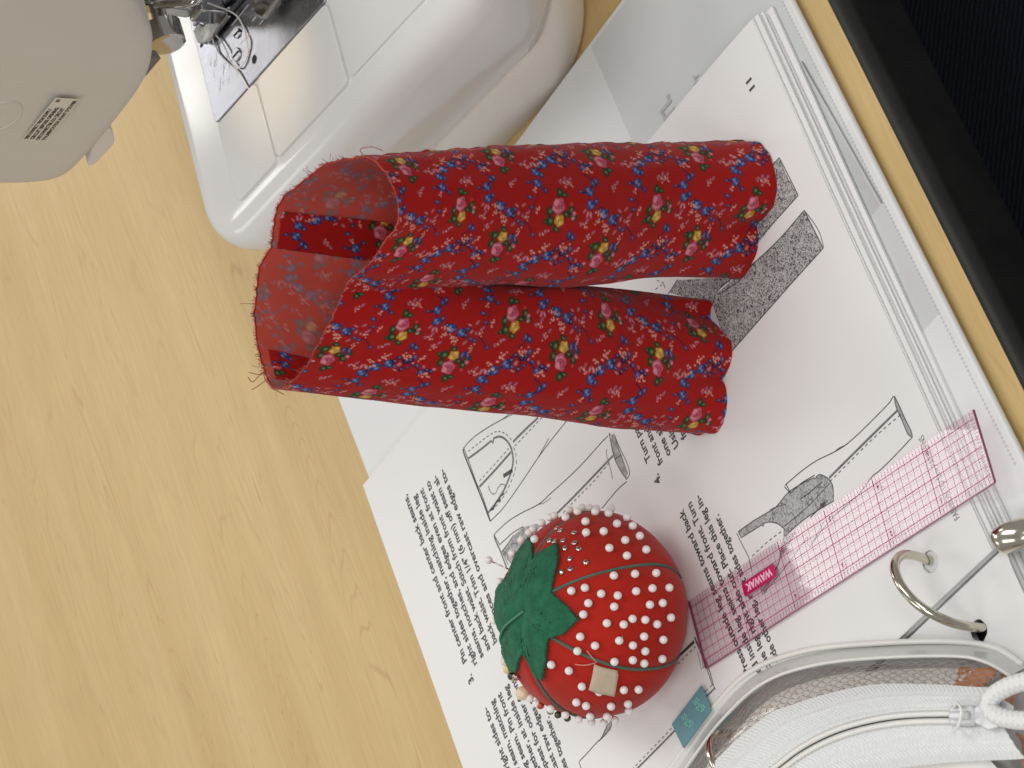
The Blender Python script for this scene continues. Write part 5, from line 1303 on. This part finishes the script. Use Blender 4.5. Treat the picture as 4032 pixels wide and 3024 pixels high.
no = mesh_obj('net', *merge(net), material('grey brown net', lin(164, 154, 147), rough=0.8), pouch); no['kind'] = 'stuff'
# zipper teeth (hundreds of tiny coils, too small to pick apart)
def teeth(c, side):
    Q = spline(c, 240); T = np.gradient(Q, axis=0); T /= np.linalg.norm(T, axis=1)[:, None]
    out = []
    for k in range(0, 240):
        n = np.cross(T[k], [0, 0, 1.0]); n /= np.linalg.norm(n)
        p = Q[k] + np.array([0, 0, 0.05])
        out.append(tube_data([p - n * side * 0.09, p + np.array([0, 0, 0.03]), p + n * side * 0.1], [0.024, 0.042, 0.03], 5))
    return merge(out)
t1 = mesh_obj('zipper_teeth', *teeth(c3, 1), M_PIPE, pouch); t1['kind'] = 'stuff'
t2 = mesh_obj('zipper_teeth', *teeth(c4, -1), M_PIPE, pouch); t2['kind'] = 'stuff'
# grey things glimpsed through the open zipper
loft('inner_gap', [c3 + np.array([0, 0, -0.2]), c4 + np.array([0, 0, -0.2])], material('grey lining', lin(150, 146, 144), rough=0.9, vary=0.5, vscale=80), 0, 2)
# slider with pull and the braided cord
SC = np.array([-9.2, -15.95, 3.95]) - PZ0
ang = math.atan2(-1.0, 0.12)
M_SLI = material('white enamelled slider', lin(204, 207, 210), rough=0.25, coat=0.3)
def local_box(name, L, W_, H_, c, mat, bev, parent=pouch, rz=ang):
    o = mesh_obj(name, *box_data(-L / 2, L / 2, -W_ / 2, W_ / 2, -H_ / 2, H_ / 2), mat, parent)
    o.location = tuple(np.array(c) * CM); o.rotation_euler = (0, 0, rz); bevel(o, bev, 3); return o
local_box('slider', 1.05, 0.62, 0.24, SC + [0, 0.1, -0.05], M_SLI, 0.1)
local_box('slider_bridge', 0.8, 0.26, 0.2, SC + [0.02, 0, 0.2], M_SLI, 0.08)
lp_ = spline([SC + [-0.38, 0.35, 0.0], SC + [-0.45, 0.1, 0.28], SC + [-0.2, -0.25, 0.42], SC + [0.2, -0.3, 0.4], SC + [0.38, 0.05, 0.25], SC + [0.2, 0.4, 0.05]], 40)
mesh_obj('pull_loop', *tube_data(lp_, 0.05, 8), M_PIPE, pouch)
tabm = mesh_obj('pull_tab', *prism_data([(-9.32, -16.25), (-8.98, -16.2), (-8.45, -17.3), (-8.7, -18.0), (-9.25, -17.8), (-9.5, -17.0)], 3.86, 3.92), material('milky pull tab', lin(214, 216, 220), rough=0.3, coat=0.3), None)
tabm.parent = pouch; tabm.location = tuple(-PZ0 * CM); bevel(tabm, 0.025, 2)
cpth = spline([(-7.7, -19.6, 4.0), (-7.95, -18.4, 4.12), (-8.35, -17.55, 4.2), (-8.72, -17.3, 4.22), (-9.0, -17.65, 4.2), (-9.05, -18.5, 4.12), (-8.9, -19.8, 4.0)], 220) - PZ0
def braid(P, r, seg=28):
    v, f = tube_data(P, r, seg)
    v = [np.array(q) for q in v]
    for i in range(len(P)):
        for k in range(seg):
            a = 2 * math.pi * k / seg
            h = max(abs(math.sin(2 * a + i * 0.34)), abs(math.sin(2 * a - i * 0.34)))
            d = v[i * seg + k] - P[i]; v[i * seg + k] = P[i] + d * (0.72 + 0.34 * h)
    return v, f
mesh_obj('cord', *braid(cpth, 0.27), material('white braided cord', lin(228, 229, 228), rough=0.8, bump=0.5, bscale=900), pouch)
# blue woven label sewn into the side of the pouch
lbv = [(-9.88, -0.21), (-11.35, 1.27), (-12.1, 0.55), (-10.65, -0.83)]
lb = mesh_obj('side_label', *prism_data(lbv, 1.33, 1.37), material('blue woven label', lin(104, 148, 158), rough=0.7, vary=0.06, vscale=200, bump=0.5, bscale=700), None, smooth=False)
lb.parent = pouch; lb.location = tuple(-PZ0 * CM)
A0 = np.array(lbv[1]); ex = np.array(lbv[0]) - A0; ey = np.array(lbv[2]) - A0
dsh = []
for (u_, w_) in ((0.28, 0.18), (0.28, 0.42), (0.34, 0.56), (0.68, 0.18), (0.68, 0.42), (0.74, 0.56)):
    for q in range(2):
        for k in range(3):
            c = A0 + ex * (u_ + 0.05 * k + 0.02 * q) + ey * (w_ + 0.10 * q + 0.02 * (k % 2))
            dsh.append(([(c[0] + sx_ * ex[0] * .02 + sy_ * ey[0] * .035, c[1] + sx_ * ex[1] * .02 + sy_ * ey[1] * .035, 1.376) for sx_, sy_ in ((-1, -1), (1, -1), (1, 1), (-1, 1))], [(0, 1, 2, 3)]))
ds = mesh_obj('label_print', *merge(dsh), material('mint woven letters', lin(118, 196, 182), rough=0.7), lb, smooth=False); ds['kind'] = 'stuff'

# orange and pink fabric scraps inside the pouch
def scrap(name, pts, mat, label, bumpy=0.12, seed=0):
    rs = np.random.RandomState(seed)
    P = np.array(pts, float)
    n = 14; v = []; f = []
    for j in range(n):
        for i in range(n):
            a, b = i / (n - 1), j / (n - 1)
            p = (1 - b) * ((1 - a) * P[0] + a * P[1]) + b * ((1 - a) * P[3] + a * P[2])
            p = p + np.array([0, 0, bumpy * math.sin(9 * a + 5 * b + seed) + 0.05 * rs.randn()])
            v.append(p)
    for j in range(n - 1):
        for i in range(n - 1): f.append((j * n + i, j * n + i + 1, (j + 1) * n + i + 1, (j + 1) * n + i))
    o = mesh_obj(name, v, f, mat)
    md = o.modifiers.new('thickness', 'SOLIDIFY'); md.thickness = 0.0005
    tag(o, label, 'fabric scrap', 'fabric scraps in the pouch')
    return o
M_OR = material('orange printed cotton', lin(206, 132, 84), rough=0.85, vary=0.3, vscale=90)
M_PI = material('dusty pink cotton', lin(196, 142, 120), rough=0.85, vary=0.15, vscale=60)
M_OL = material('olive green cotton', lin(98, 104, 52), rough=0.85, vary=0.35, vscale=120)
scrap('fabric_scrap', [(-8.0, -13.6, 1.9), (-7.85, -15.0, 1.8), (-8.5, -15.6, 2.8), (-8.55, -14.2, 2.9)], M_OR, 'orange fabric scrap behind the clear end of the pouch', .1, 1)
scrap('fabric_scrap', [(-8.0, -15.0, 1.5), (-8.1, -15.7, 1.5), (-9.6, -16.9, 2.9), (-8.7, -15.6, 2.9)], M_PI, 'dusty pink fabric scrap at the corner of the pouch', .1, 2)
scrap('fabric_scrap', [(-9.6, -16.9, 2.6), (-10.2, -17.9, 2.6), (-11.6, -18.6, 2.2), (-11.2, -17.0, 2.2)], M_PI, 'pink fabric scrap beyond the zipper end of the pouch', .08, 3)
scrap('fabric_scrap', [(-11.4, -16.2, 2.6), (-11.3, -17.4, 2.6), (-12.4, -18.2, 2.2), (-12.4, -16.6, 2.2)], M_OL, 'olive green fabric scrap beyond the zipper of the pouch', .08, 4)
